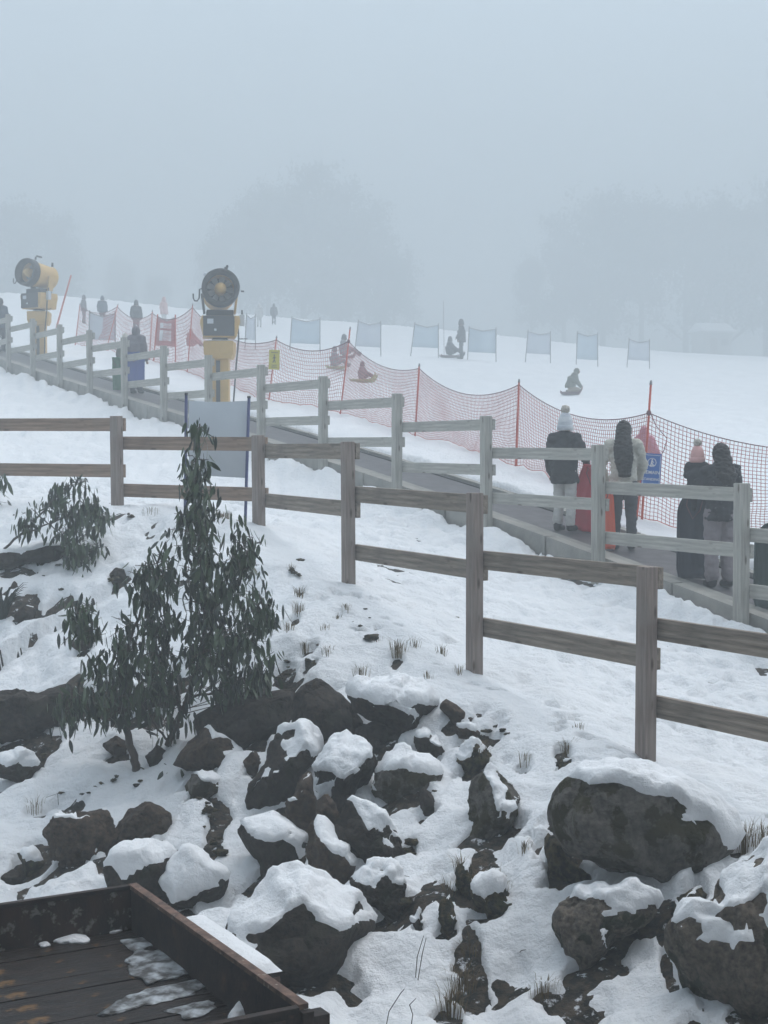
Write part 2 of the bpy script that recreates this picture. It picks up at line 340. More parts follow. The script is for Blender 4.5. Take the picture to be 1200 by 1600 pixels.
def bank_d(X, Y):
    """distance in front of the near fence line (positive = on the bank side) and nearest point"""
    best = np.full(np.shape(X), 1e9); sx = np.zeros(np.shape(X)); sy = np.zeros(np.shape(X)); sg = np.ones(np.shape(X))
    for (ax, ay), (bx, by) in zip(POLY[:-1], POLY[1:]):
        ux, uy = bx - ax, by - ay; L2 = ux * ux + uy * uy
        t = np.clip(((X - ax) * ux + (Y - ay) * uy) / L2, 0, 1); cx, cy_ = ax + t * ux, ay + t * uy
        d = np.hypot(X - cx, Y - cy_); m = d < best
        best = np.where(m, d, best); sx = np.where(m, cx, sx); sy = np.where(m, cy_, sy)
        side = ux * (Y - ay) - uy * (X - ax); sg = np.where(m, np.where(side > 0, 1.0, -1.0), sg)
    return best * sg, sx, sy
LOT = 0.0
def base_h(X, Y):
    X = np.asarray(X, float); Y = np.asarray(Y, float)
    d, sx, sy = bank_d(X, Y); d0 = 0.45
    k = np.clip(d0 / np.maximum(d, 1e-6), 0, 1); inb = d > d0
    qx = np.where(inb, sx + (X - sx) * k, X); qy = np.where(inb, sy + (Y - sy) * k, Y)
    z = tps(qx, qy); e = np.maximum(d - d0, 0)
    z = z - 0.47 * e * e / (e + 0.25)
    z = LOT + np.where(z - LOT > 0.6, z - LOT, 0.6 * np.exp(np.minimum((z - LOT) / 0.6 - 1, 0)))
    t, q = lift_tq(X, Y)
    on = (t > -7) & (t < 17)
    z = np.where(on, z - 0.45 * sstep(q, 0.03, 0.12) * (1 - sstep(q, 1.66, 1.78)), z)
    return z
def earth_h(X, Y):
    d, _, _ = bank_d(X, Y); b = sstep(d, 0.1, 1.0)
    z = base_h(X, Y)
    z = z + b * (0.10 * fbm(p3(X, Y) * 1.1, 3, 3) + 0.05 * fbm(p3(X, Y) * 3.3, 3, 9)) * (1 - sstep(-np.asarray(Y, float), -6.5, -5.0))
    return z
def hit(px, py, f=base_h, y0=6.0, y1=140.0):
    r = ray(px, py); ys = np.concatenate([np.arange(y0, 24, 0.03), np.arange(24, y1, 0.15)])
    z = ZC + r[2] / r[1] * ys; x = r[0] / r[1] * ys; g = f(x, ys); k = np.argmax(z <= g)
    if z[k] > g[k]: k = len(ys) - 1
    return np.array([x[k], ys[k], g[k]])

# bare ground showing through, plus dark earth painting in shaded hollows (photo pixels: centre, half width, half height)
BARE = [(505, 1180, 60, 30), (600, 1150, 60, 22), (400, 1130, 90, 40), (880, 1345, 38, 45), (735, 1530, 22, 55), (700, 1590, 22, 20), (735, 1400, 20, 40), (690, 1430, 12, 28),
        (60, 1120, 90, 28), (200, 1090, 80, 25), (250, 1390, 40, 25), (180, 1350, 30, 30), (340, 1290, 14, 30), (330, 1330, 12, 22), (440, 1345, 30, 25), (470, 930, 6, 8), (440, 1060, 20, 10), (480, 1035, 12, 6), (462, 1000, 5, 6),
        (1090, 1420, 14, 24), (1045, 1520, 10, 36), (880, 1190, 12, 14), (745, 1200, 18, 20), (800, 1290, 14, 20), (60, 870, 50, 10), (90, 940, 30, 14), (40, 945, 25, 20), (190, 905, 14, 14), (130, 1010, 22, 10),
        (760, 1150, 20, 8), (820, 1330, 10, 8), (850, 1560, 16, 4), (900, 1585, 14, 4), (600, 1400, 12, 18), (640, 1330, 12, 10), (560, 990, 10, 4), (620, 1030, 8, 6), (160, 1330, 20, 14), (60, 1350, 30, 12), (30, 1200, 40, 14),  (340, 808, 22, 6), (820, 1200, 12, 10), (1150, 1345, 20, 8), (290, 800, 10, 5), (1190, 1590, 14, 8)]
BARE_W = []
for bx, by, rx, ry in BARE:
    c = hit(bx, by); a = hit(bx + rx, by); u = hit(bx, by - ry); l = hit(bx, by + ry)
    BARE_W.append((c[0], c[1], max(0.03, abs(a[0] - c[0])), max(0.05, abs(u[1] - l[1]) / 2)))
BOUL = []                       # boulders (filled in below): snow thinned under lower faces, dark earth standing in for shade
def snow_h(X, Y):
    X = np.asarray(X, float); Y = np.asarray(Y, float)
    d, _, _ = bank_d(X, Y); t, q = lift_tq(X, Y)
    th = 0.075 + 0.045 * fbm(p3(X, Y) * 1.9, 3, 21) + 0.012 * fbm(p3(X, Y) * 7.0, 2, 5)
    # trodden surface between the fences, smoother piste beyond
    trod = sstep(-d, 0.2, 1.2) * (1 - sstep(q, -0.1, 0.4))
    f1 = fbm(p3(X, Y) * 5.2, 3, 31)
    th = th + trod * (0.042 * f1 - 0.050 * sstep(vnoise(p3(X, Y) * 4.2, 44), 0.30, 0.60) - 0.02 * sstep(vnoise(p3(X, Y) * 9.0, 46), 0.35, 0.6))
    th = th + 0.012 * sstep(q, 1.9, 2.6) * fbm(p3(X, Y) * 1.5, 3, 8)
    ed = np.exp(-((q + 0.22) / 0.24) ** 2) * ((t > -5) & (t < 16))
    th = th + ed * (0.05 + 0.17 * fbm(p3(X, Y) * 1.3, 3, 71) + 0.03 * fbm(p3(X, Y) * 5, 2, 72))
    onb = sstep(d, 0.15, 0.7)
    th = th - onb * 0.05 * sstep(fbm(p3(X, Y) * 2.6, 4, 55), 0.35, 0.8)
    for cx, cy_, rx, ry in BARE_W:
        m = (np.abs(X - cx) < rx * 2.2) & (np.abs(Y - cy_) < ry * 2.2)
        if not np.any(m): continue
        e = ((X[m] - cx) / rx) ** 2 + ((Y[m] - cy_) / ry) ** 2
        e = e + 0.9 * fbm(p3(X[m], Y[m]) * 9, 3, 12)
        th[m] = th[m] - 0.16 * (1 - sstep(e, 0.4, 1.7))
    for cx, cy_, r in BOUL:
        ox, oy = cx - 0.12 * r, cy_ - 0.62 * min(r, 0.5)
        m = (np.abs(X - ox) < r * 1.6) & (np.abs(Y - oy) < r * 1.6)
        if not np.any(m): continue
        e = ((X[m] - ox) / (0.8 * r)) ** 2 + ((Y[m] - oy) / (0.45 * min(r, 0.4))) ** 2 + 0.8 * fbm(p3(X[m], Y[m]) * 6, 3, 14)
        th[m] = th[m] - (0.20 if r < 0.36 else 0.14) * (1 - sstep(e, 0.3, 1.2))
    k = np.exp(-((d - 0.2) / 0.7) ** 2) * (Y < 20)          # grass poking through at the crest
    th = th - k * 0.10 * sstep(vnoise(p3(X, Y) * 6.5, 91) + 0.5 * vnoise(p3(X, Y) * 17, 92), 0.62, 0.95) * sstep(fbm(p3(X, Y) * 0.8, 2, 13), -0.15, 0.25)
    return earth_h(X, Y) + th
def grid_mesh(name, us, ys, f):
    U, Y = np.meshgrid(us, ys); X = U * Y; Z = f(X, Y)
    V = np.stack([X, Y, Z], -1).reshape(-1, 3); w = len(us); h = len(ys)
    i = (np.arange(h - 1)[:, None] * w + np.arange(w - 1)[None]).ravel()
    return mesh_np(name, V, np.stack([i, i + 1, i + w + 1, i + w], -1))
def geo(a, b, r):
    n = int(math.log(b / a) / r) + 1; return a * np.exp(np.linspace(0, math.log(b / a), n))
us = np.concatenate([-geo(0.31, 5.0, 0.16)[::-1], np.linspace(-0.31, 0.31, 300)[1:-1], geo(0.31, 5.0, 0.16)])
ys = np.concatenate([geo(5.0, 24, 0.0024), geo(24, 330, 0.009)[1:]])
us2 = np.linspace(-0.36, 0.36, 150); ys2 = geo(5.2, 21.0, 0.006)
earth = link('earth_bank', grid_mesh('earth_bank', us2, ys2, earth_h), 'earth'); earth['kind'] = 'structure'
lot = MB(); lot.v = [(-60, -30, -0.05), (60, -30, -0.05), (60, 6, -0.05), (-60, 6, -0.05)]; lot.f = [[0, 1, 2, 3]]
lo = lot.build('lot_ground', 'snow'); lo['kind'] = 'structure'

# ------------------------------------------------------------------ haze: even fog round the camera and the whole place
hz = MB().box((0, 145, 24.0), (560, 400, 66))
hm = bpy.data.materials.new('haze'); hm.use_nodes = True; hn = hm.node_tree; hn.nodes.clear()
pv = hn.nodes.new('ShaderNodeVolumePrincipled'); pv.inputs['Color'].default_value = (0.60, 0.642, 0.662, 1); pv.inputs['Density'].default_value = HAZE_DENSITY; pv.inputs['Anisotropy'].default_value = 0.0
ho = hn.nodes.new('ShaderNodeOutputMaterial'); hn.links.new(pv.outputs[0], ho.inputs['Volume'])
haze = hz.build('haze', hm); tag(haze, 'pale even winter fog filling the whole ski slope', 'fog', kind='stuff')

# ------------------------------------------------------------------ timber fences (posts, level rails stepped down at each post, rails on the far side)
def beam(name, a, b, h, w, m, parent, bev=0.006, up=Vector((0, 0, 1))):
    a, b = Vector(a), Vector(b); d = b - a; L = d.length; x = d.normalized(); y = up.cross(x).normalized(); z = x.cross(y)
    me = MB().box((0, 0, 0), (L, w, h)).mesh(name, False, bev)
    o = link(name, me, m); R = Matrix((x, y, z)).transposed().to_4x4(); R.translation = (a + b) / 2
    o.matrix_basis = R; o.parent = parent; o.matrix_parent_inverse = wm(parent).inverted()
    return o
def post(base, top, w, dirv, m, parent):
    d = Vector((dirv[0], dirv[1], 0)).normalized()
    b, t = Vector(base), Vector(top)
    o = beam('post', b, t, w[0], w[1], m, parent, 0.007, up=d)
    return o
def timber_fence(name, label, pts, tops, pw, rail_h, gap, rmat, pmat, ext=0.052, sink=0.35, drop=0.10):
    root = thing(name, label, 'fence', tuple(pts[0]))
    n = len(pts)
    for i in range(n):
        a = Vector(pts[max(i - 1, 0)]); b = Vector(pts[min(i + 1, n - 1)]); dv = (b - a)
        p = pts[i]; j = random.uniform(-0.012, 0.012)
        post((p[0], p[1], p[2] - sink), (p[0] + j, p[1] + random.uniform(-0.01, 0.01), tops[i]), pw, dv, pmat, root)
    for i in range(n - 1):
        a, b = np.array(pts[i], float), np.array(pts[i + 1], float); d = (b - a)[:2]; d /= np.linalg.norm(d)
        nrm = np.array([d[1], -d[0]]);                                   # far side of the line
        off = nrm * (pw[0] / 2 + 0.026)
        zt = min(tops[i], tops[i + 1]) - drop
        for k in (0, 1):
            za, zb = zt - k * gap + random.uniform(-0.012, 0.012), zt - k * gap + random.uniform(-0.012, 0.012) + 0.01
            e0, e1 = ext + random.uniform(-0.02, 0.015), ext * 0.2
            m = rmat[i] if isinstance(rmat, list) else rmat
            beam('rail', (a[0] + off[0] - d[0] * e0, a[1] + off[1] - d[1] * e0, za), (b[0] + off[0] + d[0] * e1, b[1] + off[1] + d[1] * e1, zb), rail_h, 0.05, m, root)
    return root
npts = [tuple(p) for p in NEAR]
ntop = [P(1380, 1015, 9.6)[2], P(1012, 885, 11.5)[2], P(745, 770, 13.5)[2], P(548, 690, 15.8)[2], P(406, 680, 18.0)[2], P(183, 650, 19.2)[2], P(-60, 622, 20.5)[2]]
timber_fence('timber_fence', 'brown-grey two-rail timber fence running across the bank above the boulders', npts, ntop, (0.125, 0.105), 0.165, 0.595,
             ['wood_grey', 'wood_grey', 'wood_grey', 'wood_grey', 'wood_brown', 'wood_brown'], 'wood_post')
fp, ft = [], []
for k in range(-1, 14):
    x, y = lift_xy(k, 0.0)
    fp.append((x, y, float(ledge_z(k)) - 0.3))
    ft.append(P(NPX[k], NTY[k], LY0 + LDY * k)[2] if 0 <= k <= 12 else float(ztop(k)))
timber_fence('timber_fence', 'pale grey two-rail timber fence stepping uphill beside the conveyor lift', fp, ft, (0.13, 0.12), 0.15, 0.60, 'wood_pale', 'wood_pale', ext=0.05, drop=0.125)

# ------------------------------------------------------------------ conveyor lift ("moving carpet") in a concrete trough
t0, t1 = -2.2, 15.0
lift = thing('conveyor_lift', 'dark rubber conveyor lift belt in a concrete trough running uphill behind the pale fence', 'ski lift', (*lift_xy(0, 0.8), float(ledge_z(0)) - 0.4))
def strip(name, q0, q1, za, zb, m, n=60, ta=t0, tb=t1):
    mb = MB(); ts = np.linspace(ta, tb, n)
    for t in ts:
        for q, z in ((q0, za), (q1, za), (q1, zb), (q0, zb)):
            x, y = lift_xy(t, q); mb.v.append((x, y, float(ledge_z(t)) + z))
    for i in range(n - 1):
        a, b = i * 4, i * 4 + 4
        for j in range(4): mb.f.append([a + j, a + (j + 1) % 4, b + (j + 1) % 4, b + j])
    mb.f += [[0, 1, 2, 3], [(n - 1) * 4 + j for j in (3, 2, 1, 0)]]
    return mb.build(name, m, lift, keep=True)
for k in range(int(-2), 15):                                             # cast lengths of kerb with open joints
    strip('kerb_block', 0.10, 0.27, -0.75, 0.0 , 'concrete', 6, k - 0.49, k + 0.494)
strip('walkway', 0.273, 0.50, -0.6, -0.035, 'ledge')
strip('belt', 0.51, 1.50, -0.2, -0.06, 'belt', 120)
strip('belt_edge', 0.503, 0.53, -0.2, -0.045, 'black'); strip('belt_edge', 1.48, 1.507, -0.2, -0.045, 'black')
for k in range(int(-2), 15): strip('far_kerb', 1.52, 1.64, -0.7, 0.0, 'concrete', 6, k - 0.49, k + 0.494)

# ------------------------------------------------------------------ orange safety net on poles
net = thing('safety_net', 'orange-red mesh safety net on leaning poles along the far side of the lift', 'net fence', tuple(P(*NET[1][:3])))
tops_n = []
for i, (bx, by, Y, tx, ty) in enumerate(NET):
    b = P(bx, by, Y); t = P(tx, ty, Y)
    m = 'pole' if i not in (6, 7, 8, 9) else 'pole'
    mb = MB(); d = (t - b); mb.tube([b - d * 0.12, b + d * 0.5, t], [0.019, 0.017, 0.016], 8)
    po = mb.build('net_pole', m, net, smooth=True, keep=True)
    cap = MB().tube([t - d * 0.005, t + d / np.linalg.norm(d) * 0.05], [0.022, 0.012], 8).build('pole_cap', 'pole_grey', po, keep=True)
    # where the net's top line is tied
    f = {1: 0.80, 0: 0.93, 4: 0.86}.get(i, 0.97)
    tops_n.append((b + d * 0.03, b + d * f))
    if i in (1, 4): MB().ell(tuple(b + d * f), (0.035, 0.035, 0.045), 8, 6).build('clip', 'rope', po, keep=True)
def net_panel(i):
    (b0, h0), (b1, h1) = tops_n[i], tops_n[i + 1]; L = np.linalg.norm(b1 - b0); Y = (b0[1] + b1[1]) / 2
    pitch = 0.060 if Y < 32 else (0.085 if Y < 40 else 0.12); r = 0.0042 if Y < 32 else (0.005 if Y < 40 else 0.0055)
    nu = max(8, int(L / pitch)); hgt = np.linalg.norm(h0 - b0); nv = max(8, int(hgt / pitch))
    s = np.linspace(0, 1, nu + 1)[:, None, None]; v = np.linspace(0, 1, nv + 1)[None, :, None]
    sag = (0.30 if i else 0.22) * min(1.4, L / 4.5)
    bot = b0 * (1 - s) + b1 * s; g = snow_h(bot[:, 0, 0], bot[:, 0, 1]); bot = bot.copy(); bot[:, 0, 2] = np.maximum(g + 0.03, bot[:, 0, 2] - 0.6)
    top = h0 * (1 - s) + h1 * s; top = top - np.array([0, 0, 1]) * (sag * 4 * s * (1 - s))
    G = bot * (1 - v) + top * v
    # slack: bellies out and droops in folds
    d = (b1 - b0) / L; nn = np.array([d[1], -d[0], 0.0]); w = np.sin(np.pi * v) * np.sin(np.pi * s)
    nz_ = fbm(np.concatenate([s * L * 0.7 + 0 * v, v * 2.2 + 0 * s, 0 * s + 0 * v + i * 3.1], -1), 2, 61)[..., None]
    G = G + nn * (w * 0.10 * nz_) - np.array([0, 0, 1.0]) * (0.10 * np.sin(np.pi * v) * 4 * s * (1 - s) + 0.05 * nz_ * np.sin(np.pi * v))
    V, Fq = [], []
    def strand(line):
        i0 = sum(len(a) for a in V); k = len(line)
        ring = np.stack([line + np.array(o_) * r for o_ in ((1, -0.4, 0.6), (-1, -0.4, 0.6), (0, 0.4, -1))], 1).reshape(-1, 3)
        V.append(ring); a = np.arange(k - 1)[:, None] * 3 + i0
        for j in range(3): Fq.append(np.concatenate([a + j, a + (j + 1) % 3, a + 3 + (j + 1) % 3, a + 3 + j], 1))
    for a in range(nu + 1): strand(G[a])
    for b in range(nv + 1): strand(G[:, b])
    o = link('net_mesh', mesh_np('net_mesh', np.concatenate(V), np.concatenate(Fq)), 'net', net, keep=True); o['kind'] = 'stuff'
    MB().tube([tuple(p) for p in G[:, -1][::2]] + [tuple(G[-1, -1])], 0.0075 if Y < 34 else 0.011, 5).build('top_rope', 'rope', net, smooth=True, keep=True)
    MB().tube([tuple(p) for p in G[:, 0][::2]] + [tuple(G[-1, 0])], 0.006 if Y < 34 else 0.009, 5).build('bottom_rope', 'pole', net, smooth=True, keep=True)
for i in range(len(NET) - 1): net_panel(i)
# loose loop of cord at the nearest pole
h = tops_n[1][1]
MB().tube([h + np.array(o_) for o_ in ((0.02, 0, 0), (0.10, 0, -0.18), (0.26, 0.02, -0.36), (0.22, 0.02, -0.52), (0.16, 0, -0.62), (0.13, 0, -0.9))], 0.007, 5).build('loose_cord', 'rope', net, smooth=True, keep=True)
p = P(88, 512, 55.0); MB().tube([p, P(111, 430, 55.0)], 0.03, 6).build('net_pole', 'pole', net, keep=True)
MB().tube([P(90, 506, 55.2), P(102, 462, 55.2)], 0.03, 6).build('net_pole', 'pole', net, keep=True)
MB().tube([P(993, 822, 21.5), P(1003, 742, 21.5)], 0.017, 6).build('net_pole', 'pole', net, keep=True)

# ------------------------------------------------------------------ signs
# blank rear of a panel on two blue posts, just beyond the brown fence
sb = thing('panel_sign', 'blank grey back of a notice panel on two blue posts behind the brown fence', 'sign', tuple(P(338, 818, 18.9)))
pa, pb = P(295, 626, 19.15), P(386, 626, 18.75); ca, cb = P(295, 742, 19.15), P(386, 747, 18.75)
mbp = MB(); n = 8
for off in (0, 0.012):
    for j in range(n + 1):
        for k in range(n + 1):
            q = (pa * (1 - j / n) + pb * (j / n)) * (1 - k / n) + (ca * (1 - j / n) + cb * (j / n)) * (k / n)
            q = q + np.array([0, off - 0.02 * math.sin(math.pi * j / n) * math.sin(math.pi * k / n), -0.015 * math.sin(math.pi * j / n) * (1 - k / n)]); mbp.v.append(tuple(q))
N1 = (n + 1) ** 2
for j in range(n):
    for k in range(n):
        a = j * (n + 1) + k; mbp.f += [[a, a + 1, a + n + 2, a + n + 1], [N1 + a, N1 + a + n + 1, N1 + a + n + 2, N1 + a + 1]]
for k in range(n):
    for a, b in ((k, k + 1), (n * (n + 1) + k, n * (n + 1) + k + 1), (k * (n + 1), (k + 1) * (n + 1)), (k * (n + 1) + n, (k + 1) * (n + 1) + n)): mbp.f.append([a, b, N1 + b, N1 + a])
mbp.build('panel', 'panel_grey', sb, smooth=False, keep=True)
for (bx, by, tx, ty, Y) in ((289, 822, 291, 617, 19.2), (383, 820, 389, 622, 18.7)):
    b = P(bx, by, Y); t = P(tx, ty, Y); g = b.copy(); g[2] = min(b[2], float(snow_h(b[0:1], b[1:2])[0])) - 0.2
    po = MB().tube([g, b, t], 0.019, 10).build('post', 'navy', sb, smooth=True, keep=True)
    MB().tube([t, t + np.array([0, 0, 0.025])], [0.024, 0.02], 10).build('post_cap', 'black', po, keep=True)
# blue REMAIN sign strapped to the nearest net pole
c = P(1017, 731, 21.2); w_, h_ = 0.265, 0.40
rs = thing('notice_sign', 'small blue notice reading REMAIN strapped to the nearest net pole', 'sign', (c[0], c[1], c[2] - h_ / 2)); rs.rotation_euler = (math.radians(-4), math.radians(4), math.radians(6))
MB().box((0, 0, h_ / 2 - 0.04), (w_, 0.008, h_ + 0.08)).build('plate', 'sign_blue', rs, bevel=0.002)
bd = MB()
for zz in (0.02 - 0.06, h_ - 0.025): bd.box((0, -0.006, zz), (w_ - 0.03, 0.003, 0.006))
for xx in (-1, 1): bd.box((xx * (w_ / 2 - 0.016), -0.006, h_ / 2 - 0.032), (0.006, 0.003, h_ - 0.0))
bd.build('border', 'white', rs)
ic = MB().lathe([(0.062, -0.002), (0.062, 0.002), (0.054, 0.002), (0.054, -0.002)], (0, -0.007, h_ - 0.125), 'Y', 28, True)
ic.ell((0.0, -0.007, h_ - 0.088), (0.011, 0.003, 0.011), 10, 6)
for a, b, r in (((0, -0.007, h_ - 0.10), (-0.008, -0.007, h_ - 0.135), 0.010), ((-0.008, -0.007, h_ - 0.135), (0.014, -0.007, h_ - 0.15), 0.008), ((0.014, -0.007, h_ - 0.15), (0.01, -0.007, h_ - 0.172), 0.007), ((-0.008, -0.007, h_ - 0.135), (-0.018, -0.007, h_ - 0.168), 0.007), ((0, -0.007, h_ - 0.108), (0.026, -0.007, h_ - 0.125), 0.006), ((-0.035, -0.007, h_ - 0.172), (0.038, -0.007, h_ - 0.162), 0.005)): ic.tube([a, b], [(r, 0.003), (r, 0.003)], 8, hint=(0, 1, 0))
ic.build('pictogram', 'white', rs)
for tx, zz, sz in (('REMAIN', h_ - 0.265, 0.066), ('STANDING', h_ - 0.36, 0.050)):
    o = link('lettering', text_mesh(tx, sz), 'white', rs, loc=(0, -0.007, zz), rot=(math.pi / 2, 0, 0))
# yellow pedestrian sign on the net pole further up
c = P(428, 562, 36.2); w_, h_ = 0.25, 0.46
ysn = thing('pedestrian_sign', 'small yellow sign with a black walking figure on a red net pole', 'sign', (c[0], c[1], c[2] - h_ / 2)); ysn.rotation_euler = (0, math.radians(2), math.radians(8))
MB().box((0, 0, h_ / 2), (w_, 0.01, h_)).build('plate', 'sign_yellow', ysn, bevel=0.002)
ic = MB().ell((0, -0.008, h_ - 0.125), (0.017, 0.003, 0.017), 10, 6)
for a, b, r in (((0, -0.008, h_ - 0.15), (0, -0.008, h_ - 0.225), 0.014), ((0, -0.008, h_ - 0.225), (-0.03, -0.008, h_ - 0.30), 0.010), ((0, -0.008, h_ - 0.225), (0.028, -0.008, h_ - 0.30), 0.010), ((0, -0.008, h_ - 0.155), (-0.038, -0.008, h_ - 0.205), 0.008), ((0, -0.008, h_ - 0.155), (0.04, -0.008, h_ - 0.20), 0.008)): ic.tube([a, b], [(r, 0.003), (r, 0.003)], 8, hint=(0, 1, 0))
ic.build('pictogram', 'black', ysn)
tl = MB()
for zz, ww in ((h_ - 0.06, 0.16), (0.10, 0.12), (0.055, 0.12)):
    for k in range(6): tl.box((-ww / 2 + ww * (k + 0.5) / 6, -0.007, zz), (ww / 6 * 0.65, 0.003, 0.022))
tl.build('lettering', 'charcoal', ysn)

# ------------------------------------------------------------------ snow guns
def snow_gun(label, loc, rz, head_rz, Hs=1.0):
    g = thing('snow_gun', label, 'snow gun', tuple(loc), rz, 'yellow fan snow guns beside the lift')
    col = MB(); col.lathe([(0.30, -0.5), (0.29, 1.15), (0.34, 1.2)], n=4)
    col.box((0, 0, 0.35), (0.40, 0.40, 1.7)); col.v = col.v[12:]; col.f = [[a - 12 for a in f] for f in col.f[3 * 0 + 8:]]
    MB().box((0, 0, 0.35), (0.42, 0.40, 1.9)).build('column', 'yellow', g, bevel=0.015)
    MB().box((-0.02, -0.214, 0.55), (0.09, 0.02, 1.1)).build('column_channel', 'charcoal', g)
    m = MB(); i = 0
    for z, w in ((1.14, 0.58), (1.26, 0.66), (1.52, 0.68), (1.54, 0.64)):
        for x, y in ((-1, -1), (1, -1), (1, 1), (-1, 1)): m.v.append((x * w / 2, y * w / 2, z))
    for j in range(3):
        for q in range(4): m.f.append([j * 4 + q, j * 4 + (q + 1) % 4, j * 4 + 4 + (q + 1) % 4, j * 4 + 4 + q])
    m.f += [[3, 2, 1, 0], [12, 13, 14, 15]]
    m.build('collar', 'yellow', g, bevel=0.01)
    MB().lathe([(0.0, 1.54), (0.20, 1.54), (0.17, 1.62), (0.0, 1.62)], n=16).build('pivot', 'black', g, smooth=True)
    snowpad = MB().ell((0.0, 0.0, 1.55), (0.31, 0.31, 0.035), 14, 6).build('snow_cap', 'snow_cap', g, smooth=True)
    hd = link('head', None, None, g, loc=(0, 0, 0), rot=(0, 0, head_rz))      # turns on the pivot
    bpy.data.objects.remove(hd)
    R = Matrix.Rotation(head_rz, 4, 'Z')
    def part(mb, name, m_, smooth=False, bevel=0.0, tilt=True, par=None):
        o = mb.build(name, m_, par or g, smooth, bevel)
        if par is None: o.rotation_euler = (0, 0, head_rz)
        return o
    # control cabinet
    cab = MB(); prof = [(-0.42, 2.10), (-0.44, 1.98), (-0.36, 1.62), (0.36, 1.62), (0.44, 1.98), (0.42, 2.10)]
    for y in (-0.36, 0.36):
        for x, z in prof: cab.v.append((x, y, z))
    cab.f = [list(range(6))[::-1], list(range(6, 12))] + [[q, (q + 1) % 6, 6 + (q + 1) % 6, 6 + q] for q in range(6)]
    cb_ = part(cab, 'cabinet', 'yellow', bevel=0.02)
    MB().box((-0.04, -0.373, 1.87), (0.70, 0.022, 0.45)).build('cabinet_door', 'charcoal', cb_, bevel=0.008)
    MB().box((-0.23, -0.388, 1.97), (0.14, 0.008, 0.11)).build('display', 'panel_grey', cb_)
    MB().box((-0.12, -0.388, 1.78), (0.05, 0.03, 0.05)).build('latch', 'panel_grey', cb_)
    part(MB().box((0, 0, 2.17), (0.60, 0.50, 0.14)), 'turntable', 'black', bevel=0.02)
    for s in (-1, 1):
        y = MB(); y.box((s * 0.37, 0.12, 2.40), (0.05, 0.20, 0.46), Euler((0, s * 0.12, 0))); part(y, 'yoke_arm', 'yellow' if s > 0 else 'charcoal', bevel=0.01)
    # barrel: axis along -Y (towards where it blows), tilted up
    zc = 2.66; T = Matrix.Translation((0, 0, zc)) @ Matrix.Rotation(math.radians(-6), 4, 'X')
    def bpart(mb, name, m_, smooth=False, par=None, bevel=0.0):
        me = mb.mesh(name, smooth, bevel); me.transform(T); o = link(name, me, m_, par or g)
        if par is None: o.rotation_euler = (0, 0, head_rz)
        return o
    br = bpart(MB().lathe([(0.365, -0.46), (0.375, -0.2), (0.36, 0.15), (0.34, 0.42), (0.36, 0.48), (0.33, 0.52), (0.30, 0.48), (0.31, 0.15), (0.33, -0.44)], axis='Y', n=36, closed=True), 'barrel', 'yellow', True)
    bpart(MB().lathe([(0.300, -0.44), (0.335, -0.60), (0.405, -0.62), (0.425, -0.56), (0.425, -0.36), (0.38, -0.34), (0.34, -0.36)], axis='Y', n=40, closed=True), 'nozzle_ring', 'black', True, br)
    bpart(MB().lathe([(0.0, -0.62), (0.05, -0.61), (0.11, -0.52), (0.135, -0.40), (0.135, -0.1), (0.0, -0.1)], axis='Y', n=24), 'hub', 'yellow', True, br)
    fan = MB()
    for k in range(9):
        a = 2 * math.pi * k / 9; c_, s_ = math.cos(a), math.sin(a); i0 = len(fan.v)
        for r, wd, tw in ((0.12, 0.045, 0.6), (0.21, 0.065, 0.45), (0.30, 0.06, 0.3)):
            for sgn in (-1, 1):
                for th_ in (-0.004, 0.004):
                    tx, ty = sgn * wd * math.cos(tw), sgn * wd * math.sin(tw) + th_
                    fan.v.append((r * c_ - tx * s_, -0.22 + ty, r * s_ + tx * c_))
        for b in (0, 4):
            fan.f += [[i0 + b + q for q in (0, 2, 6, 4)], [i0 + b + q for q in (1, 5, 7, 3)], [i0 + b + q for q in (0, 4, 5, 1)], [i0 + b + q for q in (2, 3, 7, 6)]]
    bpart(fan, 'fan', 'steel', False, br)
    bpart(MB().lathe([(0.0, 0.02), (0.33, 0.02), (0.33, 0.05), (0.0, 0.05)], axis='Y', n=30), 'intake_screen', 'charcoal', False, br)
    bpart(MB().tube([(0.12, -0.3, 0.42), (0.12, -0.3, 0.50), (0.16, -0.3, 0.53), (0.16, -0.1, 0.53)], 0.03, 8), 'lifting_lug', 'charcoal', True, br)
    bpart(MB().tube([(-0.30, -0.3, 0.30), (-0.36, -0.3, 0.36)], [0.04, 0.045], 8), 'sensor', 'panel_grey', True, br)
    bpart(MB().tube([(0.2, 0.34, 0.33), (0.2, 0.34, 0.45)], 0.035, 8), 'valve', 'charcoal', True, br)
    bpart(MB().tube([(-0.42, -0.45, -0.02), (-0.47, -0.45, -0.04), (-0.48, -0.45, -0.24), (-0.52, -0.45, -0.30), (-0.58, -0.45, -0.30), (-0.61, -0.45, -0.24), (-0.61, -0.45, -0.14)], 0.018, 8), 'hose_hook', 'charcoal', True, br)
    bpart(MB().tube([(0.45, -0.5, -0.08), (0.52, -0.5, -0.08)], 0.02, 6), 'handle', 'charcoal', True, br)
    sbx = part(MB().box((0.50, -0.1, 2.02), (0.11, 0.12, 0.26)), 'side_box', 'panel_grey', bevel=0.01)
    MB().tube([(0.50, -0.1, 2.15), (0.50, -0.1, 2.25)], 0.02, 6).build('antenna', 'charcoal', sbx)
    MB().tube([(0.40, -0.1, 1.60), (0.62, -0.12, 1.60)], 0.012, 6).build('bracket', 'charcoal', sbx)
    part(MB().tube([(0.40, -0.05, 2.1), (0.42, -0.1, 1.6), (0.36, -0.12, 1.0), (0.30, -0.1, 0.2), (0.29, -0.1, -0.3)], 0.02, 7), 'hose', 'charcoal', True)
    return g
g1 = P(344, 640, 35.0)
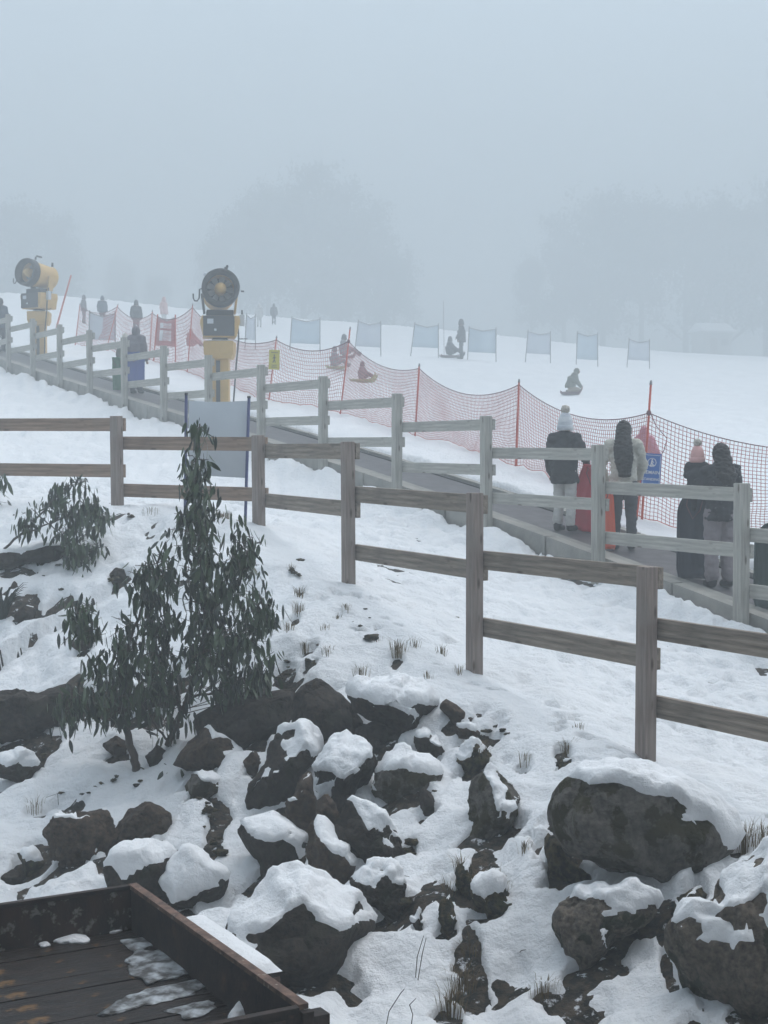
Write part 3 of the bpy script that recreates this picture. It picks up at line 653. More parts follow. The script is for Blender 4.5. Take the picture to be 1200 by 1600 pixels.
snow_gun('yellow snow gun on a square column facing the camera, nearer of the two', g1, 0.0, math.radians(9))
g2 = P(62, 566, 47.5)
snow_gun('yellow snow gun at the left edge with its barrel turned sideways in the fog', g2, math.radians(6), math.radians(-38))

# ------------------------------------------------------------------ boulders: outline traced in the photo, set into the bank at its own distance, with real depth
def ico(n):
    bm = bmesh.new(); bmesh.ops.create_icosphere(bm, subdivisions=n, radius=1.0)
    V = np.array([v.co[:] for v in bm.verts]); Fc = np.array([[v.index for v in f.verts] for f in bm.faces]); bm.free(); return V, Fc
ICO = {n: ico(n) for n in (2, 3, 4, 5)}
def vnormals(V, Fc):
    a, b, c = V[Fc[:, 0]], V[Fc[:, 1]], V[Fc[:, 2]]; fn = np.cross(b - a, c - a); N = np.zeros_like(V)
    for k in range(3): np.add.at(N, Fc[:, k], fn)
    return N / (np.linalg.norm(N, axis=1, keepdims=True) + 1e-12)
def radial(poly):
    """centre and radius-by-angle of a star-shaped outline"""
    q = np.array(poly, float); a = q; b = np.roll(q, -1, 0)
    cr = a[:, 0] * b[:, 1] - b[:, 0] * a[:, 1]; A = cr.sum() / 2
    c = np.array([((a[:, 0] + b[:, 0]) * cr).sum(), ((a[:, 1] + b[:, 1]) * cr).sum()]) / (6 * A)
    d = []
    for i in range(len(q)):
        for s in np.linspace(0, 1, 12, endpoint=False): d.append(a[i] * (1 - s) + b[i] * s - c)
    d = np.array(d); th = np.arctan2(-d[:, 1], d[:, 0]); r = np.hypot(d[:, 0], d[:, 1])
    o = np.argsort(th); th, r = th[o], r[o]
    g = np.linspace(-math.pi, math.pi, 145)[:-1]; rr = np.interp(g, np.concatenate([th - 2 * math.pi, th, th + 2 * math.pi]), np.tile(r, 3))
    rr = (np.roll(rr, 1) + 2 * rr + np.roll(rr, -1)) / 4
    return c, lambda t: np.interp((t + math.pi) % (2 * math.pi) - math.pi, np.append(g, math.pi), np.append(rr, rr[0]))
SNOW_BLEND = []
def boulder(label, poly, m='rock_dark', snow=0.35, bias=(0, 0, 0), thick=0.05, seed=0, lvl=4, depth=0.85, pull=0.0, facets=13, rough=1.0, name='boulder', patch=0.5, group=None):
    rs = np.random.default_rng(seed + 100)
    pc = np.mean(poly, 0); poly = [tuple(pc + (np.array(q) - pc) * (1.17 if 370 < pc[0] < 700 and 1060 < pc[1] < 1400 else 1.04)) for q in poly]
    c, rf = radial(poly); ymax = max(y for _, y in poly); ext = np.ptp([x for x, _ in poly]) / 2; exy = np.ptp([y for _, y in poly]) / 2
    hc = hit(c[0], c[1], earth_h); hb = hit(c[0], min(ymax, 1700), earth_h)
    Y = hc[1] * 0.45 + hb[1] * 0.55 - pull
    C = P(c[0], c[1], Y); sc = Y / F
    V, Fc = ICO[lvl]; V = V.copy()
    for _ in range(facets):                                   # flattened faces of a quarried block
        n = rs.normal(size=3); n[1] = -abs(n[1]) - 0.35; n /= np.linalg.norm(n); h_ = rs.uniform(0.52, 0.82)
        dp = V @ n; V = V - np.outer(np.maximum(dp - h_, 0) * 1.0, n)
    x, w, z = V[:, 0], V[:, 1], V[:, 2]; th = np.arctan2(z, x); s = np.hypot(x, z)
    R = rf(th) * sc; s = np.where(s > 0.05, s ** 0.85, s)
    dep = depth * (0.5 * (ext + exy)) * sc
    vd = ray(c[0], c[1]); vd = vd / np.linalg.norm(vd); right = np.array([1.0, 0, 0]); right -= vd * (right @ vd); right /= np.linalg.norm(right); up = np.cross(right, vd)
    W_ = np.outer(np.cos(th) * R * s, right) + np.outer(np.sin(th) * R * s, up) + np.outer(w * dep, vd)
    rad = 0.5 * (ext + exy) * sc
    base = W_.copy(); N0 = vnormals(W_, Fc)
    rg = 1 - 2 * np.abs(fbm(base / rad * 2.3 + seed, 3, seed + 31))
    W_ = W_ + N0 * (rough * (0.05 * rad * fbm(base / rad * 1.7 + seed, 3, seed) + 0.03 * rad * rg + 0.03 * rad * fbm(base / rad * 6 + seed, 4, seed + 5, 0.6)))[:, None]
    o = link(name, mesh_np(name, W_, Fc), m, loc=tuple(C)); tag(o, label, 'boulder', group)
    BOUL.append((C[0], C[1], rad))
    if snow is not None:
        N = vnormals(base, Fc)
        nz = N[:, 2] + N @ np.array(bias, float) + 0.26 * fbm((base + C) * 3.1, 4, seed + 9) * patch * 2
        wgt = nz - snow
        up_ = sstep(wgt, 0.0, 0.55)
        t = np.where(wgt > 0, thick * 0.85 * (0.25 + 0.75 * up_) * sstep(wgt, -0.02, 0.28) + 0.004, -0.02 - 0.03 * np.clip(-wgt, 0, 1)) + np.where(wgt > 0, 0.010 * fbm((base + C) * 9, 2, seed), 0)
        D = N * 0.55 + np.array([0, 0, 0.45])
        Vs = W_ + D * t[:, None]
        keep = (wgt[Fc] > -0.16).any(1)
        if keep.sum() > 10:
            idx = np.unique(Fc[keep]); mp = -np.ones(len(Vs), int); mp[idx] = np.arange(len(idx))
            link('snow_cap', mesh_np('snow_cap', Vs[idx], mp[Fc[keep]]), 'snow_cap', o)
    return o
G = None
BO = [
 # label, outline, material, snow threshold (None = bare), bias, extras
 ('bare dark boulder at the back of the pile, left of the snow-topped slab', [(459,1090),(480,1074),(499,1068),(532,1090),(558,1123),(565,1159),(532,1172),(499,1178),(463,1150)], 'rock_dark', None, (0,0,0), dict(lvl=4)),
 ('broad dark boulder in the shade at the foot of the eucalypt', [(360,1093),(400,1085),(452,1086),(466,1141),(433,1162),(380,1170),(330,1155),(305,1120)], 'rock_dark', None, (0,0,0), dict(lvl=4)),
 ('overhanging slab boulder with a thick snow cap below the second fence post', [(551,1090),(565,1076),(617,1066),(675,1082),(690,1106),(657,1117),(653,1134),(631,1146),(595,1132),(565,1115)], 'rock_dark', 0.26, (0.1,-0.15,0), dict(lvl=5, thick=0.07, pull=0.2, patch=0.3)),
 ('rounded boulder with a white snow dome, left of the cluster in the middle', [(415,1181),(433,1154),(470,1144),(492,1157),(501,1178),(480,1218),(467,1250),(430,1268),(397,1268),(393,1236),(404,1205)], 'rock_dark', 0.45, (0.45,0.12,0), dict(lvl=5, thick=0.06, patch=0.3)),
 ('oval brown boulder leaning left against the snowy one in the cluster', [(452,1255),(459,1225),(474,1200),(487,1200),(492,1240),(499,1269),(496,1286),(474,1308),(455,1290)], 'rock_brown', 0.75, (0,0,0), dict(pull=0.15)),
 ('boulder with snow draped down its left side above the small orange stone', [(483,1203),(515,1167),(540,1156),(569,1176),(586,1200),(562,1236),(553,1257),(532,1268),(507,1255),(500,1225)], 'rock_dark', 0.36, (-0.45,-0.05,0), dict(lvl=5, thick=0.06, patch=0.35, pull=0.1)),
 ('small orange-brown stone standing on end between dark boulders', [(497,1255),(510,1241),(522,1258),(530,1275),(527,1292),(507,1290),(496,1277)], 'rock_brown', None, (0,0,0), dict(pull=0.32, lvl=3)),
 ('pointed brown boulder with a strip of snow down its right edge', [(485,1290),(499,1281),(521,1300),(547,1337),(562,1357),(542,1384),(518,1386),(487,1363),(481,1332)], 'rock_brown', 0.62, (0.5,0,0), dict(pull=0.15, thick=0.035)),
 ('large flat-faced dark boulder right of the pointed brown one', [(528,1302),(551,1260),(595,1282),(622,1308),(639,1335),(633,1362),(595,1352),(565,1359),(543,1334)], 'rock_dark', 0.62, (0.2,0,0), dict(lvl=5, patch=0.7)),
 ('low dark boulder snowed over on its right shoulder, left of the pointed brown one', [(371,1299),(400,1284),(435,1278),(462,1285),(482,1313),(487,1357),(448,1368),(411,1372),(393,1343)], 'rock_dark', 0.50, (0.25,0,0), dict(patch=0.6)),
 ('craggy grey boulder with moss and a snowy top, right of the cluster', [(582,1202),(600,1186),(624,1178),(672,1190),(697,1209),(676,1231),(648,1249),(617,1251),(587,1238)], 'rock_grey', 0.50, (0.1,-0.1,0), dict(rough=1.5, thick=0.06)),
 ('small dark stone poking out of the snow above the craggy grey boulder', [(646,1150),(664,1141),(683,1157),(694,1178),(680,1187),(659,1180)], 'rock_dark', 0.8, (0,0,0), dict(pull=0.05)),
 ('small upright dark stone in the snow below the craggy grey boulder', [(652,1247),(661,1233),(679,1245),(683,1282),(664,1279)], 'rock_dark', 0.8, (0.2,0,0), dict(lvl=3)),
 ('brown stone, upper of two lying on the crest below the fence', [(685,1104),(697,1092),(715,1102),(728,1115),(727,1131),(706,1131)], 'rock_brown', None, (0,0,0), dict(lvl=3, pull=0.05)),
 ('brown stone, lower of two lying on the crest below the fence', [(706,1132),(727,1129),(744,1138),(756,1147),(748,1158),(712,1158)], 'rock_brown', 0.85, (0,0,0), dict(lvl=3, pull=0.05)),
 ('tiny brown stone beside the two on the crest', [(727,1119),(737,1117),(743,1125),(738,1131),(728,1129)], 'rock_brown', None, (0,0,0), dict(lvl=2)),
 ('grassy stone with a cap of snow below the brown stones', [(711,1189),(722,1172),(742,1163),(760,1168),(770,1184),(763,1205),(730,1222)], 'moss', 0.55, (-0.3,0,0), dict(rough=2)),
 ('tall dark boulder half under snow, left of the huge mossy one', [(738,1219),(767,1200),(803,1226),(813,1252),(829,1267),(816,1308),(775,1313),(745,1318),(731,1330),(732,1263)], 'rock_grey', 0.58, (0.3,0,0), dict(lvl=5, patch=0.7)),
 ('huge rounded grey boulder with moss and a deep snow blanket, below the right fence post', [(853,1267),(869,1237),(895,1215),(923,1212),(960,1212),(1000,1214),(1057,1226),(1105,1252),(1146,1280),(1150,1323),(1122,1349),(1078,1384),(1040,1412),(983,1396),(940,1373),(914,1338),(879,1330),(858,1299)], 'rock_grey', 0.44, (0.75,0.18,0), dict(lvl=5, thick=0.09, patch=0.45, pull=0.1, rough=0.8, depth=0.7)),
 ('tan boulder with snow over its right half, under the huge mossy one', [(869,1427),(895,1393),(931,1381),(983,1392),(1030,1412),(1015,1440),(975,1460),(955,1490),(946,1512),(914,1527),(879,1499),(865,1453)], 'rock_tan', 0.46, (0.85,0,0), dict(lvl=5, thick=0.06, patch=0.3)),
 ('big tan-grey boulder with moss patch and snowy crown at the right edge', [(1036,1475),(1066,1429),(1105,1408),(1125,1378),(1165,1348),(1230,1320),(1290,1380),(1290,1500),(1235,1605),(1157,1612),(1096,1592),(1053,1540)], 'rock_tan', 0.42, (0.30,0.05,0), dict(lvl=5, thick=0.08, patch=0.35, depth=0.7)),
 ('grass-bearded mound with a snowy top, left of the tan boulder', [(736,1397),(750,1376),(767,1365),(788,1380),(799,1408),(818,1419),(812,1438),(784,1449),(745,1434)], 'moss', 0.52, (0.1,0,0), dict(rough=2, thick=0.06)),
 ('narrow mossy stone on the left flank of the bearded mound', [(713,1354),(736,1340),(742,1375),(737,1412),(715,1386)], 'moss', 0.7, (0.3,0,0), dict(rough=2, lvl=3)),
 ('thin mossy stone standing alone in the snow below the bearded mound', [(687,1410),(702,1396),(716,1453),(707,1468),(688,1460)], 'moss', 0.7, (0.3,0,0), dict(rough=2, lvl=3)),
 ('small grey stone beside the dry grass at the right edge', [(1143,1349),(1158,1341),(1174,1343),(1179,1354),(1165,1364),(1146,1367)], 'rock_grey', 0.9, (0,0,0), dict(lvl=3)),
 ('big boulder beside the trailer under a thick white snow cap', [(354,1453),(387,1393),(410,1367),(459,1355),(508,1377),(550,1402),(608,1443),(601,1469),(583,1507),(529,1549),(487,1563),(445,1546),(412,1516),(372,1488)], 'rock_dark', 0.46, (0.16,0.28,0), dict(lvl=5, thick=0.07, patch=0.25, pull=0.1, rough=0.7)),
 ('dark boulder with broken snow patches right of the snow-capped trailer boulder', [(541,1372),(585,1352),(620,1357),(632,1383),(639,1425),(632,1458),(606,1451),(581,1420),(550,1406)], 'rock_dark', 0.28, (0.1,-0.05,0), dict(lvl=5, thick=0.05, patch=1.0, rough=1.4)),
 ('bare brown-black boulder at lower left above the trailer', [(66,1297),(90,1270),(125,1263),(167,1271),(179,1307),(169,1347),(135,1370),(107,1370),(78,1342)], 'rock_brown', 0.9, (0,0,0), dict(lvl=5, rough=1.3)),
 ('rounded bare boulder right of the brown-black one above the trailer', [(175,1282),(195,1257),(233,1255),(269,1268),(274,1303),(262,1329),(213,1334),(181,1319)], 'rock_brown', None, (0,0,0), dict(lvl=5)),
 ('boulder with a flat pad of snow directly behind the trailer corner', [(161,1356),(180,1333),(233,1321),(263,1324),(280,1335),(275,1360),(260,1398),(213,1394),(173,1388)], 'rock_dark', 0.40, (0,-0.15,0), dict(thick=0.05, patch=0.35, pull=0.2)),
 ('snow-covered boulder with a dark underside right of the trailer corner', [(262,1352),(290,1330),(325,1342),(356,1373),(348,1402),(316,1416),(270,1418),(255,1385)], 'rock_dark', 0.22, (0,-0.25,0), dict(thick=0.06, patch=0.5, pull=0.1)),
 ('long black overhanging boulder at the left edge under deep snow', [(-40,1090),(0,1074),(50,1082),(110,1068),(142,1105),(127,1137),(80,1146),(30,1152),(-30,1158)], 'rock_dark', None, (0,0,0), dict(lvl=5, pull=0.1)),
 ('low black boulder behind the eucalypt stems', [(158,1093),(187,1065),(233,1055),(287,1065),(294,1103),(233,1119),(187,1107)], 'rock_dark', 0.75, (0,0,0), dict()),
 ('angular brown-grey boulder right of the eucalypt trunk', [(268,1195),(295,1160),(320,1138),(353,1155),(382,1183),(369,1212),(327,1209),(298,1209)], 'rock_brown', 0.85, (0.5,0,0), dict(pull=0.15, facets=7)),
 ('small grey boulder below the angular one by the eucalypt', [(285,1229),(300,1209),(333,1212),(359,1240),(325,1252),(303,1259)], 'rock_grey', 0.75, (0.3,0,0), dict()),
 ('flat dark rock showing through snow at the left edge', [(-12,1182),(30,1178),(67,1188),(82,1197),(67,1215),(33,1234),(13,1219),(-12,1204)], 'rock_dark', 0.55, (0,0,0), dict(patch=0.9)),
 ('small mossy lump at the left edge above the trailer', [(25,1332),(50,1331),(82,1347),(67,1362),(43,1372)], 'moss', 0.75, (0,0,0), dict(lvl=3, patch=1)),
 ('small round stone at the left edge just above the trailer wall', [(-2,1372),(20,1356),(40,1368),(35,1385),(10,1389)], 'rock_dark', 0.95, (0,0,0), dict(lvl=3)),
 ('dark rock ledge with snow on top behind the left bush', [(-25,862),(37,850),(99,850),(97,875),(55,880),(22,895),(-25,892)], 'rock_dark', 0.6, (0,0,0), dict()),
 ('small dark stone in the snow below the left rock ledge', [(20,963),(37,946),(55,950),(57,970),(33,979)], 'rock_dark', 0.85, (0,0,0), dict(lvl=3)),
 ('small stone in the snow right of the left bush', [(170,895),(180,887),(194,889),(199,911),(176,913)], 'rock_dark', 0.8, (0,0,0), dict(lvl=3)),
 ('small flat stone half buried left of the eucalypt foliage', [(104,1002),(125,994),(147,996),(160,1021),(121,1018)], 'rock_brown', 0.8, (0,0,0), dict(lvl=3)),
 ('dark stone wedged in the hollow under the overhanging slab', [(575,1162),(588,1154),(600,1166),(596,1180),(578,1178)], 'rock_dark', None, (0,0,0), dict(lvl=3)),
 ('dark lump of moss and stone on the crest right of the eucalypt', [(472,1038),(482,1026),(497,1033),(499,1046),(484,1052)], 'moss', 0.9, (0,0,0), dict(lvl=3, rough=2)),
 ('mossy grassy knob of earth above the tall dark boulder', [(868,1190),(882,1180),(896,1184),(893,1206),(880,1222),(868,1214)], 'moss', 0.85, (0.2,0,0), dict(lvl=3, rough=2.5)),
 ('mossy knob of earth beside the crown of the right-edge boulder', [(1036,1455),(1050,1418),(1078,1396),(1098,1386),(1103,1408),(1072,1428),(1056,1462),(1042,1482)], 'moss', 0.8, (0,0,0), dict(rough=2.5, pull=-0.1)),
 ('rounded dark mossy stone in the shade under the huge boulder', [(846,1318),(858,1300),(885,1335),(915,1355),(940,1380),(905,1392),(866,1380),(848,1350)], 'moss', None, (0,0,0), dict(rough=1.5, pull=-0.05)),
 ('small grey rock left of the eucalypt trunk', [(160,1165),(180,1150),(203,1163),(207,1183),(185,1187)], 'rock_brown', 0.85, (0,0,0), dict(lvl=4)),
 ('small rock wedged right behind the eucalypt trunk', [(228,1182),(245,1165),(262,1175),(260,1200),(235,1198)], 'rock_dark', None, (0,0,0), dict(lvl=4)),
 ('black boulder deep in the hollow below the overhanging slab', [(560,1142),(590,1125),(630,1140),(650,1160),(600,1178),(565,1168)], 'rock_dark', None, (0,0,0), dict(pull=-0.1)),
 ('small dark rock left of the white snow-domed boulder', [(378,1192),(398,1176),(414,1190),(402,1216),(384,1212)], 'rock_brown', 0.8, (0,0,0), dict(lvl=4)),
 ('flat dark stone between the brown-black boulder and the trailer', [(170,1330),(182,1318),(200,1330),(196,1350),(176,1352)], 'rock_dark', None, (0,0,0), dict(lvl=4)),
 ('dark rock half buried between the patchy boulder and the bearded mound', [(640,1440),(655,1425),(668,1440),(662,1462),(645,1460)], 'rock_dark', 0.7, (0,0,0), dict(lvl=4)),
]
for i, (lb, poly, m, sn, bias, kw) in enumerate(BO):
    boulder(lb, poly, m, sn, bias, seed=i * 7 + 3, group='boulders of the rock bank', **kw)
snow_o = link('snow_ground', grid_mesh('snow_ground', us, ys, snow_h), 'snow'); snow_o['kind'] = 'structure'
# crumbs of stone and turf poking through the snow, too small to pick apart
mbv, mbf = [], []; V2, F2 = ICO[2]; k = 0
spots = [(466, 905, 9, 26), (470, 1000, 10, 40), (440, 1065, 22, 14), (500, 1015, 14, 10), (560, 1000, 50, 30), (770, 1160, 26, 8), (330, 1290, 14, 16), (338, 1330, 16, 16), (200, 1240, 40, 10), (150, 1225, 40, 10), (55, 905, 40, 30), (180, 940, 40, 60), (60, 1195, 50, 8), (660, 1250, 14, 20), (90, 1250, 60, 10), (620, 1420, 18, 26), (640, 1340, 10, 16), (320, 1300, 14, 50), (240, 800, 60, 20)]
for sx, sy, rx, ry in spots:
    for _ in range(int(3 + (rx * ry) ** 0.5 / 7)):
        a, b = sx + RNG.normal() * rx * 0.6, sy + RNG.normal() * ry * 0.6
        if b < 790: continue
        h = hit(a, b, earth_h); s = RNG.uniform(0.008, 0.028) * (1.8 if RNG.random() < 0.12 else 1)
        V = V2 * np.array([s * RNG.uniform(.8, 1.8), s, s * 0.6]) * (1 + 0.5 * vnoise(V2 * 2 + k, k)[:, None]) + h + np.array([0, 0, 0.065])
        mbv.append(V); mbf.append(F2 + k * len(V2)); k += 1
o = link('rubble', mesh_np('rubble', np.concatenate(mbv), np.concatenate(mbf)), 'moss'); tag(o, 'crumbs of stone and dark turf showing through the snow of the bank', 'rubble', kind='stuff')

# ------------------------------------------------------------------ grass tufts, dry stalks
def tuft(label, px, py, n=60, hgt=0.16, spread=0.10, m='straw', lean=(0, 0), droop=0.4, name='grass_tuft', cat='grass'):
    h = hit(px, py, snow_h); mb = MB()
    for _ in range(n):
        a = random.uniform(0, 2 * math.pi); r = random.uniform(0, spread); L = hgt * random.uniform(0.5, 1.2)
        b = Vector((math.cos(a) * r, math.sin(a) * r, -0.05)); out = Vector((math.cos(a) + lean[0], math.sin(a) + lean[1], 0)) * random.uniform(0.1, droop + 0.35)
        p1 = b + Vector((out.x * L * 0.4, out.y * L * 0.4, 0.05 + L * 0.6)); p2 = b + Vector((out.x * L * 1.1, out.y * L * 1.1, 0.05 + L * (1.0 - droop * random.random())))
        sd_ = Vector((-math.sin(a), math.cos(a), 0)) * random.uniform(0.0016, 0.0032); i = len(mb.v)
        for p_, k_ in ((b, 1), (p1, 0.8), (p2, 0.15)):
            mb.v.append(tuple(p_ - sd_ * k_)); mb.v.append(tuple(p_ + sd_ * k_))
        mb.f += [[i, i + 1, i + 3, i + 2], [i + 2, i + 3, i + 5, i + 4]]
    o = link(name, mb.mesh(name), m, loc=tuple(h)); tag(o, label, cat, 'dry grass tufts in the snow'); return o
TU = [('tallest dry grass tuft on the open crest, left of the second fence post', 622, 1038, 70, .15, .08), ('dry grass tuft halfway to the second fence post', 648, 1012, 30, .10, .06), ('dry grass tuft just left of the second fence post', 690, 1022, 34, .09, .07),
      ('thin dry tuft at the foot of the second fence post', 716, 1052, 18, .12, .05), ('brown grass clump on the crest beside the eucalypt, upper', 468, 932, 50, .11, .07), ('brown grass clump on the crest beside the eucalypt, lower', 467, 955, 50, .10, .06), ('small brown clump above the crest, highest by the eucalypt', 455, 890, 24, .07, .05),
      ('low tuft of grass in the snow below the third fence post', 540, 950, 30, .05, .07), ('dry tuft on the crest above the overhanging slab', 565, 1056, 40, .12, .08), ('yellow dry grass at the right edge above the tan boulder', 1165, 1330, 90, .16, .14), ('second dry grass clump at the right edge', 1192, 1318, 60, .15, .10),
      ('grass beard hanging on the mound left of the tan boulder', 775, 1400, 160, .16, .13), ('grass hanging from the snow-capped stone below the crest', 745, 1195, 110, .14, .10), ('long straw tuft on the bare strip at bottom centre', 735, 1500, 120, .17, .10), ('lower straw tuft on the bare strip at bottom centre', 722, 1560, 110, .15, .10), ('straw tuft at the very bottom, centre', 705, 1595, 80, .14, .09),
      ('grass tuft at the left foot of the bearded mound', 722, 1380, 60, .14, .06), ('small tuft right of the bearded mound', 820, 1332, 30, .07, .04), ('tuft beside the knob of earth above the tall dark boulder', 885, 1188, 44, .12, .05), ('dark grass on the bank at bottom right of centre', 850, 1555, 50, .10, .10),
      ('dry grass mound beside the post of the blank sign', 345, 808, 120, .07, .14), ('sprig of grass beside the brown-black boulder', 55, 1270, 30, .12, .08), ('sprigs of grass in the snow between crest and tall boulder', 820, 1195, 26, .08, .06), ('tuft on the narrow stone standing alone', 702, 1405, 40, .13, .05), ('tuft on the left crest beside the leftmost fence post', 235, 800, 30, .08, .12), ('grass at the bottom right beside the tan-grey boulder', 1178, 1590, 60, .14, .09)]
TU += [('small brown tuft on the crest nearest the eucalypt leaves', 452, 985, 34, .08, .06), ('brown tuft low on the crest above the bare dark boulder', 478, 1020, 44, .09, .07), ('sparse tuft right of the crest clumps', 508, 985, 20, .07, .05), ('dark tuft above the bare dark boulder', 512, 1022, 30, .07, .06), ('sparse dry tuft between crest clumps and third fence post', 528, 968, 18, .06, .05), ('low dry tuft midway along the open crest', 585, 1000, 26, .06, .07), ('tuft beside the lowest fence post on the crest', 905, 1140, 18, .07, .06), ('tuft in the snow above the brown stones', 668, 1060, 20, .07, .05)]
for t in TU: tuft(*t)
def stalk(label, pts, Y=None, r=0.0028, bud=False):
    h = hit(pts[0][0], pts[0][1], snow_h); Q = [P(a, b, h[1] - 0.05 * i) for i, (a, b) in enumerate(pts)]; Q[0] = Q[0] - np.array([0, 0, 0.08])
    mb = MB().tube(Q, [r] * (len(Q) - 1) + [r * 0.6], 5)
    o = link('dry_stalk', mb.mesh('dry_stalk'), 'twig'); tag(o, label, 'stalk', 'dry stalks in the snow'); return o
for s in [('curved dry stalk in the snow right of the snow-capped trailer boulder', [(648, 1525), (652, 1495), (662, 1462)]), ('second thin stalk beside it in the open snow', [(650, 1530), (660, 1490), (666, 1465)]), ('bent dry stalk at bottom centre left', [(600, 1600), (608, 1580), (626, 1552), (632, 1545)]),
          ('drooping stalk with buds left of the straw tuft', [(735, 1520), (715, 1535), (690, 1545), (682, 1552)]), ('second drooping stalk left of the straw tuft', [(733, 1530), (716, 1545), (712, 1575)]), ('twig lying on the snow in the gap right of the tan boulder', [(975, 1480), (988, 1490), (992, 1496)]),
          ('thin bent twig in the snow left of the tan boulder', [(805, 1475), (815, 1485), (822, 1484)]), ('little twig above it on the same snow', [(832, 1462), (846, 1476)]), ('grass stalk arching over the patchy boulder', [(610, 1378), (622, 1366), (640, 1370)]), ('stalk at the very bottom centre', [(640, 1600), (645, 1585), (640, 1570), (650, 1560)]),
          ('long thin twig on the snow by the right fence post', [(1070, 1220), (1082, 1226), (1090, 1230)]), ('bent stem standing in the snow below the eucalypt', [(92, 1256), (90, 1240), (72, 1246)]), ('twigs by the second fence post foot', [(1000, 1000), (920, 1118), (935, 1122)][1:])]: stalk(*s)

# ------------------------------------------------------------------ rusty trailer
rim = ZC - 2.67; A = np.array([-1.52, 9.30]); B = np.array([-0.39, 7.30]); ab = (B - A) / np.linalg.norm(B - A); LAB = np.linalg.norm(B - A); lf = np.array([ab[1], -ab[0]]); LW = 1.75
C4 = [A, B, B + lf * LW, A + lf * LW]; flo = rim - 0.275
tr = thing('box_trailer', 'rusty open box trailer with wet floor and melting snow at bottom left', 'trailer', (*((C4[0] + C4[2]) / 2), 0.0))
ang = math.atan2(ab[1], ab[0])
def tbox(name, u0, u1, v0, v1, z0, z1, m, par=tr, bev=0.004):
    """u along A->B, v towards the left"""
    c = A + ab * (u0 + u1) / 2 + lf * (v0 + v1) / 2
    me = MB().box((0, 0, 0), (u1 - u0, v1 - v0, z1 - z0)).mesh(name, False, bev); o = link(name, me, m)
    o.location = (c[0], c[1], (z0 + z1) / 2); o.rotation_euler = (0, 0, ang); o.parent = par; o.matrix_parent_inverse = wm(par).inverted(); return o
tbox('side_wall', 0, LAB, -0.004, 0.03, flo - 0.08, rim - 0.03, 'rust'); tbox('side_wall', 0, LAB, LW - 0.03, LW, flo - 0.08, rim - 0.03, 'rust')
tbox('back_wall', -0.034, -0.004, -0.004, LW, flo - 0.08, rim - 0.03, 'rust_scaled'); tbox('tailgate', LAB + 0.004, LAB + 0.034, 0.0, LW, flo - 0.08, rim - 0.035, 'rust')
tbox('rim', -0.04, LAB + 0.02, -0.02, 0.034, rim - 0.028, rim, 'rust_rim'); tbox('rim', -0.04, -0.0, 0.037, LW, rim - 0.028, rim - 0.002, 'rust'); tbox('rim', -0.04, LAB, LW - 0.034, LW + 0.02, rim - 0.028, rim, 'rust_rim'); tbox('rim', LAB + 0.001, LAB + 0.045, 0.04, LW - 0.04, rim - 0.034, rim - 0.004, 'rust')
nb = 11
for k in range(nb):
    u0 = 0.004 + (LAB - 0.008) * k / nb; tbox('floor_board', u0, u0 + (LAB - 0.008) / nb - 0.007, 0.034, LW - 0.034, flo - 0.03, flo - (0.004 if k % 3 == 1 else 0.0), 'wet_floor')
tbox('floor_pan', 0.004, LAB - 0.004, 0.034, LW - 0.034, flo - 0.045, flo - 0.034, 'rust')
tbox('corner_post', LAB + 0.012, LAB + 0.06, -0.03, 0.03, flo - 0.12, rim - 0.03, 'rust'); tbox('corner_plate', LAB - 0.05, LAB + 0.05, -0.12, -0.034, flo - 0.2, rim - 0.06, 'rust')
tbox('chassis', 0.2, LAB + 0.5, 0.5, 0.6, flo - 0.16, flo - 0.032, 'rust'); tbox('chassis', 0.2, LAB + 0.5, LW - 0.6, LW - 0.5, flo - 0.16, flo - 0.032, 'rust')
tbox('latch_plate', LAB + 0.048, LAB + 0.056, 0.12, 0.34, rim - 0.17, rim - 0.05, 'rust')
pl = tbox('number_plate', LAB + 0.050, LAB + 0.056, 0.055, 0.125, rim - 0.20, rim - 0.085, 'white', bev=0.001)
tm = link('lettering', text_mesh('2', 0.11, 0.001), 'black', pl, loc=(0.0045, 0, 0), rot=(math.pi / 2, 0, math.pi / 2))
mg = tbox('mudguard', 0.48, 1.50, -0.26, -0.03, rim - 0.16, rim - 0.13, 'rust'); tbox('mudguard_end', 1.47, 1.50, -0.26, -0.03, rim - 0.40, rim - 0.162, 'rust_rim'); tbox('mudguard_end', 0.48, 0.51, -0.26, -0.03, rim - 0.40, rim - 0.162, 'rust')
for v in (-0.14, LW + 0.14):
    c = A + ab * 1.0 + lf * v
    wl = MB().lathe([(0.17, -0.09), (0.28, -0.10), (0.32, -0.07), (0.32, 0.07), (0.28, 0.10), (0.17, 0.09)], axis='Y', n=28, closed=True).build('tyre', 'black', tr, smooth=True)
    wl.rotation_euler = (0, 0, ang); wl.location = (c[0] - tr.location[0], c[1] - tr.location[1], 0.32)
    MB().lathe([(0.0, -0.05), (0.17, -0.06), (0.17, 0.06), (0.0, 0.05)], axis='Y', n=20).build('rim_disc', 'steel', wl, smooth=True)
